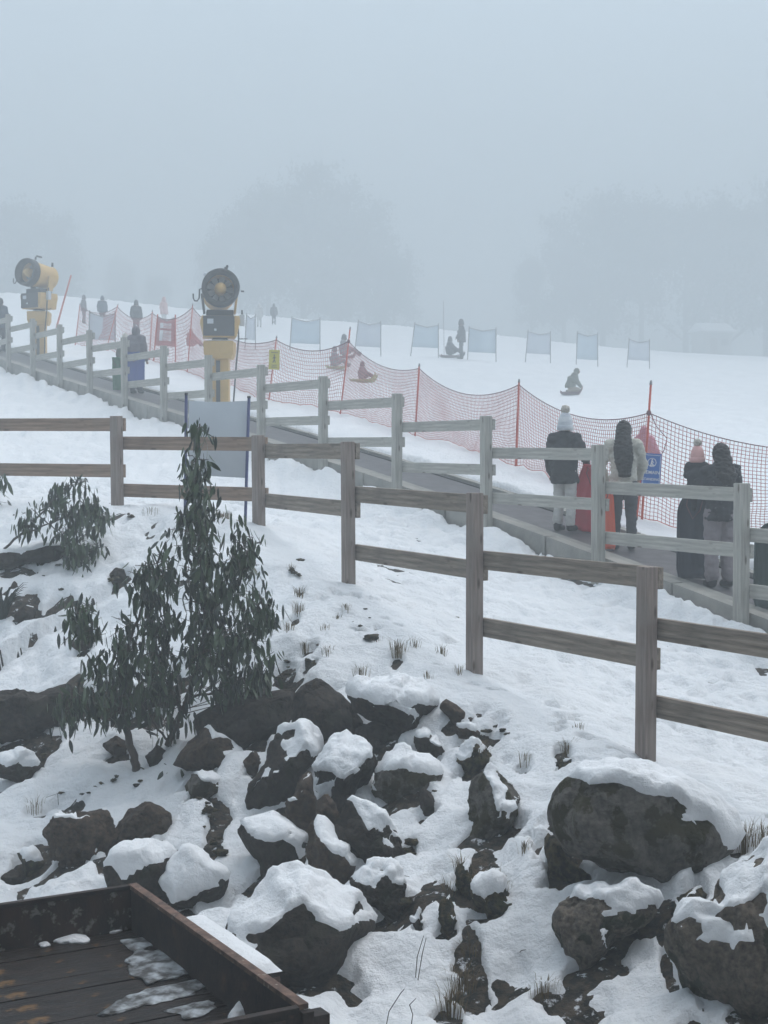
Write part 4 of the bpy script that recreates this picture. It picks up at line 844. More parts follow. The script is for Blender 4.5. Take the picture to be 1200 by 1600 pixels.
def blob(name, label, poly, z, thick, m, cat='snow', lvl=3, flat=False):
    Q = np.array([on_plane(a, b, z)[:2] for a, b in poly]); V, Fc = ICO[lvl]; V = V.copy()
    c, rf = radial([(x, -y) for x, y in Q]); c = np.array([c[0], -c[1]])
    th = np.arctan2(V[:, 1], V[:, 0]); s = np.hypot(V[:, 0], V[:, 1]); R = rf(th)
    W_ = np.stack([np.cos(th) * R * s, np.sin(th) * R * s, V[:, 2] * thick], -1)
    pos = W_ + np.array([c[0], c[1], z])
    nx = fbm(pos * np.array([14, 14, 3]), 3, 5)
    W_[:, :2] *= (1 + 0.22 * nx * s)[:, None]; W_[:, 2] *= 0.75 + 0.5 * fbm(pos * 11, 2, 15) * (0.6 if not flat else 0.3)
    W_[:, 2] = np.maximum(W_[:, 2], -0.004)
    o = link(name, mesh_np(name, W_, Fc), m, loc=(c[0], c[1], z + 0.003)); tag(o, label, cat, 'snow and ice left in the trailer'); return o
blob('snow_patch', 'lumpy patch of snow near the back wall of the trailer floor', [(79,1469),(85,1460),(108,1454),(138,1461),(135,1474),(100,1476)], flo, 0.035, 'snow_cap', lvl=4)
blob('ice_patch', 'largest slushy ice patch in the middle of the trailer floor', [(190,1500),(225,1486),(267,1480),(298,1507),(292,1520),(233,1538),(208,1525)], flo, 0.016, 'ice', 'ice', 4, True)
blob('ice_patch', 'long streak of slush across the trailer floor', [(152,1588),(183,1563),(250,1542),(319,1532),(319,1550),(250,1567),(167,1590)], flo, 0.012, 'ice', 'ice', 4, True)
blob('ice_patch', 'thin glaze of ice behind the largest slush patch in the trailer', [(190,1470),(225,1463),(248,1477),(208,1486)], flo, 0.010, 'ice', 'ice', 4, True)
blob('ice_patch', 'faint sheet of ice beside the trailer side wall near the tailgate', [(260,1580),(330,1560),(342,1576),(290,1596)], flo, 0.008, 'ice', 'ice', 4, True)
blob('snow_patch', 'round lump of snow by the tailgate in the trailer corner', [(356,1592),(373,1571),(396,1576),(398,1589),(367,1599)], flo, 0.075, 'snow_cap', lvl=4)
blob('snow_patch', 'small dab of snow in the far corner of the trailer', [(169,1453),(200,1443),(206,1450),(175,1461)], flo, 0.02, 'snow_cap')
blob('snow_patch', 'small white lump against the trailer side wall, middle', [(299,1500),(311,1498),(314,1518),(301,1520)], flo, 0.04, 'snow_cap')
blob('snow_patch', 'white lump against the trailer side wall nearer the tailgate', [(322,1528),(336,1525),(340,1541),(327,1541)], flo, 0.035, 'snow_cap')
blob('snow_patch', 'small flat dab of snow at the left on the trailer floor', [(12,1471),(42,1464),(46,1473),(20,1477)], flo, 0.02, 'snow_cap')
blob('snow_patch', 'small speck of snow left of the lumpy patch in the trailer', [(60,1475),(72,1471),(78,1478),(64,1482)], flo, 0.015, 'snow_cap')
# slab of snow on the mudguard
mb = MB(); nu, nv = 24, 6
for i in range(nu + 1):
    for j in range(nv + 1):
        u = 0.46 + (1.05) * i / nu; v = -0.27 + 0.235 * j / nv
        e = min(1, min(i, nu - i) / 2, min(j, nv - j) / 1.5); c = A + ab * u + lf * v
        mb.v.append((c[0], c[1], rim - 0.128 + 0.055 * (e ** 0.5) + 0.006 * float(vnoise(np.array([c[0] * 9, c[1] * 9, 0.0])))))
for i in range(nu):
    for j in range(nv): a = i * (nv + 1) + j; mb.f.append([a, a + 1, a + nv + 2, a + nv + 1])
i0 = len(mb.v)
o = mb.build('snow_slab', 'snow_cap', smooth=True); tag(o, 'smooth white slab of snow on the trailer mudguard', 'snow')

# ------------------------------------------------------------------ people
def V3(*a): return Vector(a)
def capsule(mb, a, b, ra, rb, n=10):
    a, b = Vector(a), Vector(b); d = (b - a); L = d.length
    if L < 1e-6: return
    d.normalize(); pts, rad = [], []
    for k in (-1.0, -0.87, -0.5, 0): pts.append(a + d * ra * k); rad.append(ra * math.sqrt(max(0.02, 1 - k * k)))
    for k in (0, 0.5, 0.87, 1.0): pts.append(b + d * rb * k); rad.append(rb * math.sqrt(max(0.02, 1 - k * k)))
    mb.tube(pts, rad, n)
STAND = dict(pel=(0, 0, .53), che=(0, .0, .72), neck=(0, 0, .82), head=(0, .015, .925), shl=(-.105, 0, .805), shr=(.105, 0, .805),
             ell=(-.15, -.01, .64), elr=(.15, -.01, .64), wrl=(-.15, .05, .49), wrr=(.15, .05, .49),
             hil=(-.052, 0, .51), hir=(.052, 0, .51), knl=(-.06, .015, .28), knr=(.06, .015, .28), anl=(-.062, -.01, .045), anr=(.062, -.01, .045))
SIT = dict(pel=(0, -.05, .10), che=(0, -.09, .29), neck=(0, -.07, .40), head=(0, -.05, .50), shl=(-.105, -.07, .385), shr=(.105, -.07, .385),
           ell=(-.16, .02, .26), elr=(.16, .02, .26), wrl=(-.09, .15, .22), wrr=(.09, .15, .22),
           hil=(-.055, -.04, .09), hir=(.055, -.04, .09), knl=(-.075, .19, .21), knr=(.075, .19, .21), anl=(-.07, .35, .06), anr=(.07, .35, .06))
KNEEL = dict(SIT, pel=(0, -.03, .16), che=(0, .02, .34), neck=(0, .08, .43), head=(0, .13, .52), shl=(-.105, .07, .42), shr=(.105, .07, .42), ell=(-.15, .12, .28), elr=(.15, .12, .28), wrl=(-.1, .22, .15), wrr=(.1, .22, .15),
             hil=(-.055, -.02, .14), hir=(.055, -.02, .14), knl=(-.075, .17, .08), knr=(.075, .17, .08), anl=(-.07, -.1, .05), anr=(.07, -.1, .05))
def person(label, H, loc, rz, pose=STAND, jacket='cloth_black', trousers='cloth_dark', boots='cloth_black', hat=None, pom=None, hair=None, near=False, hood=False, gloves=None, group=None, hem=0.44, bulk=1.0, name='person', baggy=1.0, hs=1.0, **ov):
    J = dict(pose); J.update(ov); J = {k: Vector(v) * H for k, v in J.items()}
    root = thing(name, label, 'person', tuple(loc), rz, group)
    vx = 0.011 if near else (0.022 if H * F / max(loc[1], 1) > 60 else 0.03)
    hd, nk = J['head'], J['neck']; tors = (J['che'] - J['pel'])
    fwd = Vector((0, 1, 0)); sitting = pose is not STAND
    # ---- one continuous body
    b = MB()
    b.tube([J['pel'] - tors * 0.25, J['pel'], J['pel'] + tors * .5, J['che'], J['che'] + (nk - J['che']) * .6, nk], [(.05 * H, .045 * H), (.085 * H, .06 * H), (.07 * H, .055 * H), (.09 * H, .062 * H), (.075 * H, .05 * H), (.03 * H, .03 * H)], 14, hint=(0, -1, 0) if not sitting else (0, -1, 0.01))
    capsule(b, nk - Vector((0, 0, .02 * H)), hd, .032 * H, .032 * H)
    K = H * hs
    b.ell(hd, (.047 * K, .058 * K, .068 * K), 16, 12); b.ell(hd + V3(0, .02, -.03) * H, (.036 * H, .042 * H, .042 * H), 12, 8)      # skull, jaw
    b.ell(hd + V3(0, .062, -.012) * H, (.009 * H, .014 * H, .014 * H), 8, 6)                                                # nose
    for s in (-1, 1): b.ell(hd + V3(s * .048, 0, -.008) * H, (.007 * H, .014 * H, .019 * H), 8, 6)                          # ears
    for s, c in ((-1, 'l'), (1, 'r')):
        sh, el, wr, hi, kn, an = (J[k + c] for k in ('sh', 'el', 'wr', 'hi', 'kn', 'an'))
        capsule(b, nk + (sh - nk) * .3, sh, .035 * H, .034 * H); capsule(b, sh, el, .031 * H, .025 * H); capsule(b, el, wr, .025 * H, .016 * H)
        d = (wr - el).normalized(); sd_ = d.cross(fwd if abs(d.y) < .8 else V3(0, 0, 1)).normalized(); pn = sd_.cross(d)
        pc = wr + d * .045 * H; b.tube([wr, wr + d * .02 * H, pc, wr + d * .062 * H], [(.016 * H, .012 * H), (.023 * H, .012 * H), (.026 * H, .012 * H), (.023 * H, .010 * H)], 10, hint=tuple(pn))
        if near:
            for q, (o_, ln) in enumerate(((-.75, .038), (-.25, .046), (.25, .043), (.75, .033))):
                f0 = wr + d * .058 * H + sd_ * (.022 * H * o_); f1 = f0 + (d * .55 + pn * .15) * ln * H; f2 = f1 + (d * .25 + pn * .45) * ln * H
                capsule(b, f0, f1, .0062 * H, .0058 * H, 8); capsule(b, f1, f2, .0058 * H, .005 * H, 8)
            t0_ = wr + d * .022 * H - sd_ * .02 * H; t1_ = t0_ + (d * .6 - sd_ * .7) * .024 * H; capsule(b, t0_, t1_, .008 * H, .007 * H, 8); capsule(b, t1_, t1_ + d * .02 * H + pn * .008 * H, .007 * H, .0055 * H, 8)
        capsule(b, hi, kn, .048 * H, .034 * H); capsule(b, kn, an, .033 * H, .022 * H)
        fo = fwd if not (pose is SIT) else V3(0, .35, .9)
        capsule(b, an - V3(0, 0, .012) * H, an + fo * .085 * H - V3(0, 0, .02) * H, .024 * H, .019 * H)
    link('body', remesh(b, vx if near else vx, 2), 'skin', root)
    if near:
        for s in (-1, 1): link('eye', MB().ell(hd + V3(s * .018, .052, .004) * H, (.006 * H,) * 3, 8, 6).mesh('eye', True), 'black', root)
    # ---- clothes over it
    j = MB(); k = bulk; hz_ = J['pel'] + (J['pel'] - J['che']) * ((.53 - hem) / .19) if not sitting else J['pel'] - tors * .15
    j.tube([hz_ - V3(0, 0, .001), hz_, J['pel'] + tors * .25, J['pel'] + tors * .6, J['che'], J['che'] + (nk - J['che']) * .55, nk + (nk - J['che']) * .12], [(.10 * H * k, .078 * H * k), (.112 * H * k, .09 * H * k), (.105 * H * k, .085 * H * k), (.103 * H * k, .082 * H * k), (.115 * H * k, .085 * H * k), (.098 * H, .068 * H), (.045 * H, .045 * H)], 18, hint=(0, -1, 0))
    for s, c in ((-1, 'l'), (1, 'r')):
        sh, el, wr = (J[q + c] for q in ('sh', 'el', 'wr'))
        capsule(j, nk + (sh - nk) * .45, sh, .052 * H * k, .052 * H * k, 12); capsule(j, sh, el, .050 * H * k, .042 * H * k, 12); capsule(j, el, el + (wr - el) * .92, .041 * H * k, .030 * H * k, 12)
    if hood: j.ell(hd + V3(0, -.012, 0) * K, (.064 * K, .070 * K, .080 * K), 14, 10)
    else: j.tube([nk, nk + (hd - nk) * .55], [(.056 * H, .056 * H), (.054 * H, .056 * H)], 14)
    link('jacket', remesh(j, vx * 1.2, 2, .011 * H * (1 if near else .6), 9, int(H * 1000)), jacket, root)
    t = MB()
    pl_ = J['pel']
    if not sitting: t.tube([pl_ - V3(0, 0, .055) * H, pl_ - V3(0, 0, .03) * H, pl_ + V3(0, 0, .05) * H], [(.085 * H, .07 * H), (.10 * H * baggy, .078 * H), (.09 * H, .07 * H)], 16, hint=(0, -1, 0))
    else: t.ell(pl_, (.105 * H, .09 * H, .07 * H), 14, 8)
    for c in 'lr':
        hi, kn, an = (J[q + c] for q in ('hi', 'kn', 'an'))
        capsule(t, hi, kn, .060 * H * baggy, .046 * H * baggy, 12); capsule(t, kn, kn + (an - kn) * (.86), .045 * H * baggy, .043 * H * baggy, 12)
    link('trousers', remesh(t, vx * 1.2, 2, .0055 * H, 11, 3), trousers, root)
    for c in 'lr':
        an = J['an' + c]; kn = J['kn' + c]; up = (kn - an).normalized(); fo = fwd if not (pose is SIT) else V3(0, .35, .9)
        bt = MB(); capsule(bt, an + up * .075 * H, an, .036 * H, .036 * H, 12); capsule(bt, an - V3(0, 0, .012) * H - fo * .01 * H, an + fo * .095 * H - V3(0, 0, .018) * H, .031 * H, .027 * H, 12)
        bo_ = link('boot', remesh(bt, vx * 1.2, 2), boots, root)
    if gloves:
        for c in 'lr':
            wr, el = J['wr' + c], J['el' + c]; d = (wr - el).normalized(); g = MB(); capsule(g, wr, wr + d * .06 * H, .024 * H, .026 * H); link('glove', remesh(g, max(vx, .012), 2), gloves, root)
    if hat:
        h = MB(); prof = [(0.0, .118), (.018, .116), (.040, .100), (.056, .066), (.064, .022), (.064, -.030), (.060, -.040)]
        for r_, z_ in prof: pass
        h.lathe([(r_ * K, z_ * K) for r_, z_ in prof], n=20)
        for i_, v in enumerate(h.v): h.v[i_] = (v[0] + hd.x, v[1] * 1.12 + hd.y - .006 * H, v[2] + hd.z)
        ho_ = link('hat', h.mesh('hat', True), hat, root)
        cf = MB().lathe([(.063 * K, -.044 * K), (.070 * K, -.038 * K), (.071 * K, -.004 * K), (.064 * K, .004 * K)], n=20)
        for i_, v in enumerate(cf.v): cf.v[i_] = (v[0] + hd.x, v[1] * 1.12 + hd.y - .006 * H, v[2] + hd.z)
        link('cuff', cf.mesh('cuff', True), hat, ho_)
        if pom:
            Vp, Fp = ICO[4]; Vp = Vp * (1 + 0.22 * vnoise(Vp * 7, 3) + 0.12 * vnoise(Vp * 17, 4))[:, None] * .036 * K + np.array(hd) + np.array([0, -.006, .140]) * K
            link('pompom', mesh_np('pompom', Vp, Fp), pom, ho_)
    if hair:
        hr = MB(); hr.ell(hd + V3(0, -.014, .012) * H, (.060 * H, .062 * H, .072 * H), 16, 10)
        L_ = {'long': .30, 'mid': .15, 'short': .07}[hair]
        hr.tube([hd + V3(0, -.035, .02) * H, hd + V3(0, -.062, -.06) * H, hd + V3(.004, -.098, -.14) * H if L_ > .1 else hd + V3(0, -.06, -.075) * H, hd + V3(.012, -.112, -.06 - L_ * .55) * H if L_ > .1 else hd + V3(0, -.055, -.085) * H, hd + V3(.02, -.108, -.06 - L_) * H], [(.058 * H, .045 * H), (.066 * H, .040 * H), (.076 * H, .035 * H), (.074 * H, .030 * H), (.045 * H, .014 * H)], 14, hint=(0, -1, 0))
        link('hair', remesh(hr, vx, 2, .006 * H, 30), 'hair', root)
    return root
def sled(label, mat_, loc, rz=0.0, lean=0.0, L=0.95, wd=0.42, upright=True, roll=0.0, group='plastic sleds'):
    """moulded toboggan: dished deck with raised rims, curled nose, rope"""
    r = thing('toboggan', label, 'sled', tuple(loc), rz, group)
    nu, nv = 18, 14; mb = MB()
    for side in (0, 1):
        for i in range(nu + 1):
            for j_ in range(nv + 1):
                u, v = i / nu, j_ / nv * 2 - 1
                w = wd / 2 * (1 - 0.35 * max(0, (u - 0.72) / 0.28) ** 2) * (1 - 0.12 * max(0, (0.12 - u) / 0.12))
                z = 0.085 * sstep(abs(v), .72, .97) + 0.22 * max(0, (u - .78) / .22) ** 2 + .012 * math.cos(v * 3 * math.pi) * (abs(v) < .7) + 0.06 * max(0, (.08 - u) / .08)
                mb.v.append((v * w, u * L - L / 2, z - side * 0.012))
    n1 = (nu + 1) * (nv + 1)
    for i in range(nu):
        for j_ in range(nv):
            a = i * (nv + 1) + j_; mb.f += [[a, a + 1, a + nv + 2, a + nv + 1], [n1 + a, n1 + a + nv + 1, n1 + a + nv + 2, n1 + a + 1]]
    ed = [j_ for j_ in range(nv + 1)] + [i * (nv + 1) + nv for i in range(1, nu + 1)] + [nu * (nv + 1) + j_ for j_ in range(nv - 1, -1, -1)] + [i * (nv + 1) for i in range(nu - 1, 0, -1)]
    for a, b in zip(ed, ed[1:] + ed[:1]): mb.f.append([a, b, n1 + b, n1 + a])
    me = mb.mesh('shell', True)
    T = Matrix.Identity(4)
    if upright: T = Matrix.Rotation(lean, 4, 'X') @ Matrix.Rotation(roll, 4, 'Y') @ Matrix.Translation((0, 0, L / 2)) @ Matrix.Rotation(math.pi / 2, 4, 'X')
    else: T = Matrix.Translation((0, 0, 0.02))
    me.transform(T); link('shell', me, mat_, r)
    rp = MB().tube([(-.09, L * .44, .17), (-.10, L * .36, .02 + .14), (-.02, L * .2, .10), (.06, L * .3, .12), (.09, L * .44, .17)], .006, 5).mesh('rope', True); rp.transform(T); link('rope', rp, 'rope', r)
    return r
def on_belt(px, q=1.0):
    """stands on the belt: photo column and distance from the fence line"""
    ts = np.linspace(-2, 15, 3401); X, Y = lift_xy(ts, q); k = np.argmin(np.abs(600 + F * X / Y - px)); t = ts[k]
    return np.array([X[k], Y[k], float(ledge_z(t)) - 0.058])
def on_snow(px, py): return hit(px, py, snow_h, 18.0)
def face(deg): return math.radians(-deg)        # 0 = facing away from the camera, 90 = facing right
RIDE = 'people riding the conveyor lift'
# woman in white bobble hat with red toboggan
a = on_belt(882, .76)
person('person in black puffer jacket, pale trousers and white bobble hat standing on the lift', 1.53, a, face(35), jacket='cloth_black', trousers='cloth_white', boots='cloth_black', hat='hat_white', pom='fur_pale', near=True, hem=.42, bulk=1.14, group=RIDE, gloves='cloth_black', elr=(.185, .02, .66), wrr=(.15, .13, .58))
b_ = on_belt(911, 1.08); sled('red plastic toboggan held beside the person in the white bobble hat', 'sled_red', b_, face(20), lean=math.radians(4), roll=math.radians(14), L=.92)
# woman with long dark hair and orange toboggan
a = on_belt(974, .84)
person('person with very long dark hair, cream jacket and dark leggings on the lift', 1.64, a, face(15), jacket='cloth_cream', trousers='cloth_leggings', boots='cloth_dark', hair='long', near=True, hem=.47, bulk=.98, group=RIDE, baggy=.98, ell=(-.18, .03, .65), wrl=(-.15, .12, .54), elr=(.145, .05, .65), wrr=(.10, .14, .56))
b_ = on_belt(947, .64); sled('bright orange toboggan standing on end beside the long-haired person', 'sled_orange', b_, face(10), lean=math.radians(5), roll=math.radians(-3), L=.84, wd=.28)
# woman carrying a child, navy toboggan
a = on_belt(1126, .72)
person('person in dark patterned jacket and mauve snow trousers carrying a child on the lift', 1.66, a, face(-12), jacket='cloth_pattern', trousers='cloth_mauve', boots='cloth_black', hair='mid', near=True, hem=.47, bulk=1.02, baggy=1.16, group=RIDE, ell=(-.17, .10, .67), wrl=(-.16, .21, .66), elr=(.16, .06, .65), wrr=(.02, .19, .64))
c_ = a + np.array([-.235, .12, 1.07])
person('small child in pink bobble hat and dark speckled jacket carried on an arm', .86, c_, face(25), pose=SIT, jacket='cloth_pattern', trousers='cloth_dark', hat='cloth_pink_pale', pom='fur_pale', near=True, bulk=1.3, hs=1.45, group=RIDE, knl=(-.08, .12, .02), knr=(.08, .12, .02), anl=(-.08, .1, -.18), anr=(.08, .1, -.18))
b_ = on_belt(1083, .72); sled('tall dark navy toboggan standing on end beside the person carrying a child', 'sled_navy', b_, face(5), lean=math.radians(4), L=1.02, wd=.40)
b_ = on_belt(1208, .70); sled('dark green toboggan on end at the right edge of the lift', 'sled_dark_green', b_, face(5), lean=math.radians(3), L=.96, wd=.44)
# further up the lift
a = on_belt(214, 1.0)
person('adult in mauve-grey jacket with hood halfway up the lift', 1.62, a, face(20), jacket='cloth_grey', trousers='cloth_dark', hood=True, bulk=1.15, group=RIDE)
b_ = on_belt(213, .72); sled('blue toboggan held behind the adult halfway up the lift', 'sled_blue', b_ + np.array([0, 0, .28]), face(5), lean=math.radians(-4), L=.74, wd=.46)
a = on_belt(197, 1.15)
person('child in a pale hat beside the adult halfway up the lift', 1.32, a, face(20), jacket='cloth_olive', trousers='cloth_dark', hat='fur_pale', bulk=1.1, group=RIDE)
b_ = on_belt(188, .9); sled('green toboggan on end beside the child halfway up the lift', 'sled_green', b_, face(5), lean=math.radians(4), L=.8, wd=.3)
a = on_belt(3, 1.0); person('person in slate-blue jacket at the left edge high on the lift', 1.68, a, face(20), jacket='cloth_slate', trousers='cloth_dark', bulk=1.1, hair='short', group=RIDE)
# beyond the net
PL = 'people playing on the snow slope'
a = on_snow(1006, 792); a = P(1006, 790, 24.0); a[2] = float(snow_h(a[0:1], a[1:2])[0])
person('child in a pink hooded jacket behind the orange net', (P(1006, 668, 24.0)[2] - a[2]) * 1.0, a, face(60), jacket='cloth_pink', trousers='cloth_pink', hood=True, bulk=1.75, hs=1.3, group=PL, shl=(-.15, 0, .79), shr=(.15, 0, .79), ell=(-.24, .02, .64), elr=(.24, .02, .64), wrl=(-.26, .1, .54), wrr=(.26, .1, .54))
def sitter(label, px, py, ht_px, deg, jk, tr_, sl, sl_label, pose=SIT, hat=None, hood=False, sl_l=.85):
    g = on_snow(px, py); Hs = ht_px * g[1] / F / (.58 if pose is SIT else .6)
    Hs = min(max(Hs, 1.0), 1.8)
    if sl: sled(sl_label, sl, g + np.array([0, 0, .0]), face(deg), upright=False, L=sl_l); 
    return person(label, Hs, g + np.array([0, 0, .05]), face(deg), pose=pose, jacket=jk, trousers=tr_, hat=hat, hood=hood, group=PL, bulk=1.45)
sitter('sledder in dark clothes sitting behind another left of the leaning net pole', 541, 561, 34, 100, 'cloth_grey', 'cloth_dark', 'sled_maroon', 'dark red toboggan under the rear sledder by the leaning net pole', hat='cloth_dark')
sitter('sledder in front on a lime toboggan by the leaning net pole', 526, 578, 32, 80, 'cloth_grey', 'cloth_dark', 'sled_lime', 'lime toboggan under the front sledder by the leaning net pole', hat='cloth_dark')
sitter('small child sitting on a green toboggan alone below the two sledders', 569, 598, 25, 110, 'cloth_grey', 'cloth_dark', 'sled_lime', 'lime green toboggan under the lone small child', hat='cloth_dark')
sitter('sledder sitting beside a standing adult in front of the banners', 706, 559, 30, 80, 'cloth_dark', 'cloth_dark', 'sled_maroon', 'toboggan under the sledder beside the standing adult', hat='cloth_dark', sl_l=1.1)
a = on_snow(721, 562); person('adult in dark clothes standing bent over a sledder by the banners', 60 * a[1] / F, a, face(-80), jacket='cloth_dark', trousers='cloth_dark', group=PL, hat='cloth_dark', bulk=1.3, elr=(.13, .06, .66), wrr=(.1, .14, .55))
sitter('sledder in olive jacket and tan trousers leaning forward alone on the open slope', 893, 617, 40, 100, 'cloth_olive', 'cloth_tan', 'sled_maroon', 'small dark red toboggan under the lone sledder on the open slope', pose=KNEEL, hood=True, sl_l=.8)
for lb, px, py, hp, jk, tr_, dg, kw in (
    ('distant adult in grey standing behind the net above the lift', 213, 524, 53, 'cloth_dark', 'cloth_dark', 150, {}),
    ('distant figure in dark jacket standing behind the pale banner at left', 160, 508, 44, 'cloth_slate', 'cloth_dark', 160, {}),
    ('distant stooping figure in pale grey at far left behind the net', 131, 506, 38, 'cloth_grey', 'cloth_grey', 100, {}),
    ('distant figure in pale pink walking above the red banner', 256, 512, 46, 'cloth_pink_pale', 'cloth_white', 120, {}),
    ('distant faint figure standing beyond the snow guns near the centre', 428, 508, 30, 'cloth_dark', 'cloth_dark', 0, {}),
    ('distant faint figure in pale clothes left of centre in the fog', 405, 512, 36, 'cloth_white', 'cloth_white', 0, {})):
    a = on_snow(px, py); person(lb, min(1.8, max(1.2, hp * a[1] / F)), a, face(dg), jacket=jk, trousers=tr_, hat=jk, bulk=1.25, group=PL, **kw)
sitter('figure in red sitting in the snow between the snow gun and the red banner', 301, 546, 30, 120, 'cloth_red', 'cloth_red', None, '', hood=True)

# ------------------------------------------------------------------ banners on the far side of the slope
def banner(label, x0, x1, yt, yb, ybase, Y, m, lean=0, pm='pole_grey', cat='banner', stripes=None):
    a, b = P(x0, ybase, Y), P(x1, ybase + (x1 - x0) * 0.05, Y)
    r = thing('banner', label, cat, tuple((a + b) / 2), 0, 'banners along the piste edge')
    t0_, t1_, b0, b1 = P(x0 + lean, yt, Y), P(x1, yt + 2, Y), P(x0 + lean * .35, yb, Y), P(x1, yb + 2, Y)
    n = 10; mb = MB()
    for s in (0, .02):
        for j_ in range(n + 1):
            for k_ in range(5):
                u, v = j_ / n, k_ / 4
                q = (t0_ * (1 - u) + t1_ * u) * (1 - v) + (b0 * (1 - u) + b1 * u) * v
                q = q + np.array([0, s + .04 * math.sin(3 * math.pi * u) * math.sin(math.pi * v), -.12 * 4 * u * (1 - u) * (1 - v)]); mb.v.append(tuple(q))
    N_ = (n + 1) * 5
    for j_ in range(n):
        for k_ in range(4):
            c = j_ * 5 + k_; mb.f += [[c, c + 1, c + 6, c + 5], [N_ + c, N_ + c + 5, N_ + c + 6, N_ + c + 1]]
        for c in (j_ * 5, j_ * 5 + 4): mb.f.append([c, c + 5, N_ + c + 5, N_ + c])
    mb.build('cloth', m, r, smooth=True, keep=True)
    if stripes:
        for v0 in stripes:
            l0 = t0_ * (1 - v0) + b0 * v0; l1 = t1_ * (1 - v0) + b1 * v0; s0 = l0 * .8 + l1 * .2; s1 = l0 * .2 + l1 * .8
            MB().tube([s0 + np.array([0, -.08, -.05]), s1 + np.array([0, -.08, -.05])], [(.012, .09), (.012, .09)], 6, hint=(0, 0, 1)).build('lettering_band', 'white', r, keep=True)
    for p0, p1, pt in ((a, t0_, t0_ + (t0_ - a) * .05), (b, t1_, t1_ + np.array([0, 0, .08]))):
        MB().tube([p0 - np.array([0, 0, .3]), p1, pt], .022, 6).build('pole', pm, r, keep=True)
    MB().tube([t0_, (t0_ + t1_) / 2 - np.array([0, 0, .13]), t1_], .015, 5).build('top_rope', 'pole_grey', r, keep=True)
    return r
for i, (x0, x1, yt, yb, yg, m, ln, lb) in enumerate((
    (382, 399, 492, 530, 545, 'banner_pale', 3, 'narrow pale banner right of the snow gun in the fog'),
    (452, 500, 497, 536, 549, 'banner_blue', 4, 'leftmost light blue banner on the far side of the slope'),
    (552, 595, 502, 541, 555, 'banner_pale', 8, 'pale translucent banner left of the middle blue banner'),
    (640, 685, 506, 542, 558, 'banner_blue', 8, 'middle blue banner left of the standing adult'),
    (730, 775, 512, 550, 563, 'banner_blue', 3, 'blue banner just right of the standing adult'),
    (820, 860, 518, 552, 566, 'banner_pale', 5, 'faint pale banner right of the standing adult group'),
    (900, 934, 520, 561, 570, 'banner_blue', 2, 'faint blue banner second from the right'),
    (979, 1015, 530, 562, 575, 'banner_pale', 4, 'rightmost faint white banner in front of the trees'))):
    Y = hit((x0 + x1) / 2, yg, snow_h, 40)[1]; banner(lb, x0, x1, yt, yb, yg, min(Y, 82), m, ln)
banner('pale banner tied to the net at the far left', 138, 180, 488, 530, 545, 51, 'banner_pale', 2)
banner('red and white banner hung at a slant beside the net at left', 240, 274, 494, 540, 548, 45.5, 'banner_red', 6, 'pole', stripes=(.25, .5, .68))
MB_ = MB().tube([P(694, 560, 74), P(693, 470, 74)], .015, 6); o = MB_.build('marker_pole', 'pole_grey'); tag(o, 'tall thin marker pole left of the standing adult', 'pole')
# line of slack cord joining the banners

# ------------------------------------------------------------------ eucalypt sapling and bush
def leaf_mesh(name, L=1.0, w=0.17, curl=0.25, nseg=5):
    V, Fc = [], []
    for i in range(nseg + 1):
        u = i / nseg; ww = w * math.sin(math.pi * min(1, u * 0.9 + 0.05)) ** 0.8 * (1 - 0.35 * u)
        if i in (0, nseg): ww *= 0.25
        z = -u * L; y = curl * u * u * L * 0.6
        V += [(-ww, y + 0.02 * L, z), (0, y, z), (ww, y + 0.02 * L, z)]
    for i in range(nseg):
        a = i * 3; Fc += [[a, a + 1, a + 4, a + 3], [a + 1, a + 2, a + 5, a + 4]]
    return np.array(V), Fc
LEAF = [leaf_mesh('leaf', 1, .15, .15), leaf_mesh('leaf', 1, .19, .28), leaf_mesh('leaf', 1, .12, .42)]
LEAF_ME = {}
for i_, (v_, f_) in enumerate(LEAF):
    for m_ in ('leaf', 'leaf_pale', 'leaf_dark'):
        me_ = mesh_np('leaf', v_, f_, True); me_.materials.append(M[m_]); LEAF_ME[i_, m_] = me_
def inside(poly, x, y):
    c = False; n = len(poly)
    for i in range(n):
        (x0, y0), (x1, y1) = poly[i], poly[i - 1]
        if (y0 > y) != (y1 > y) and x < (x1 - x0) * (y - y0) / (y1 - y0) + x0: c = not c
    return c
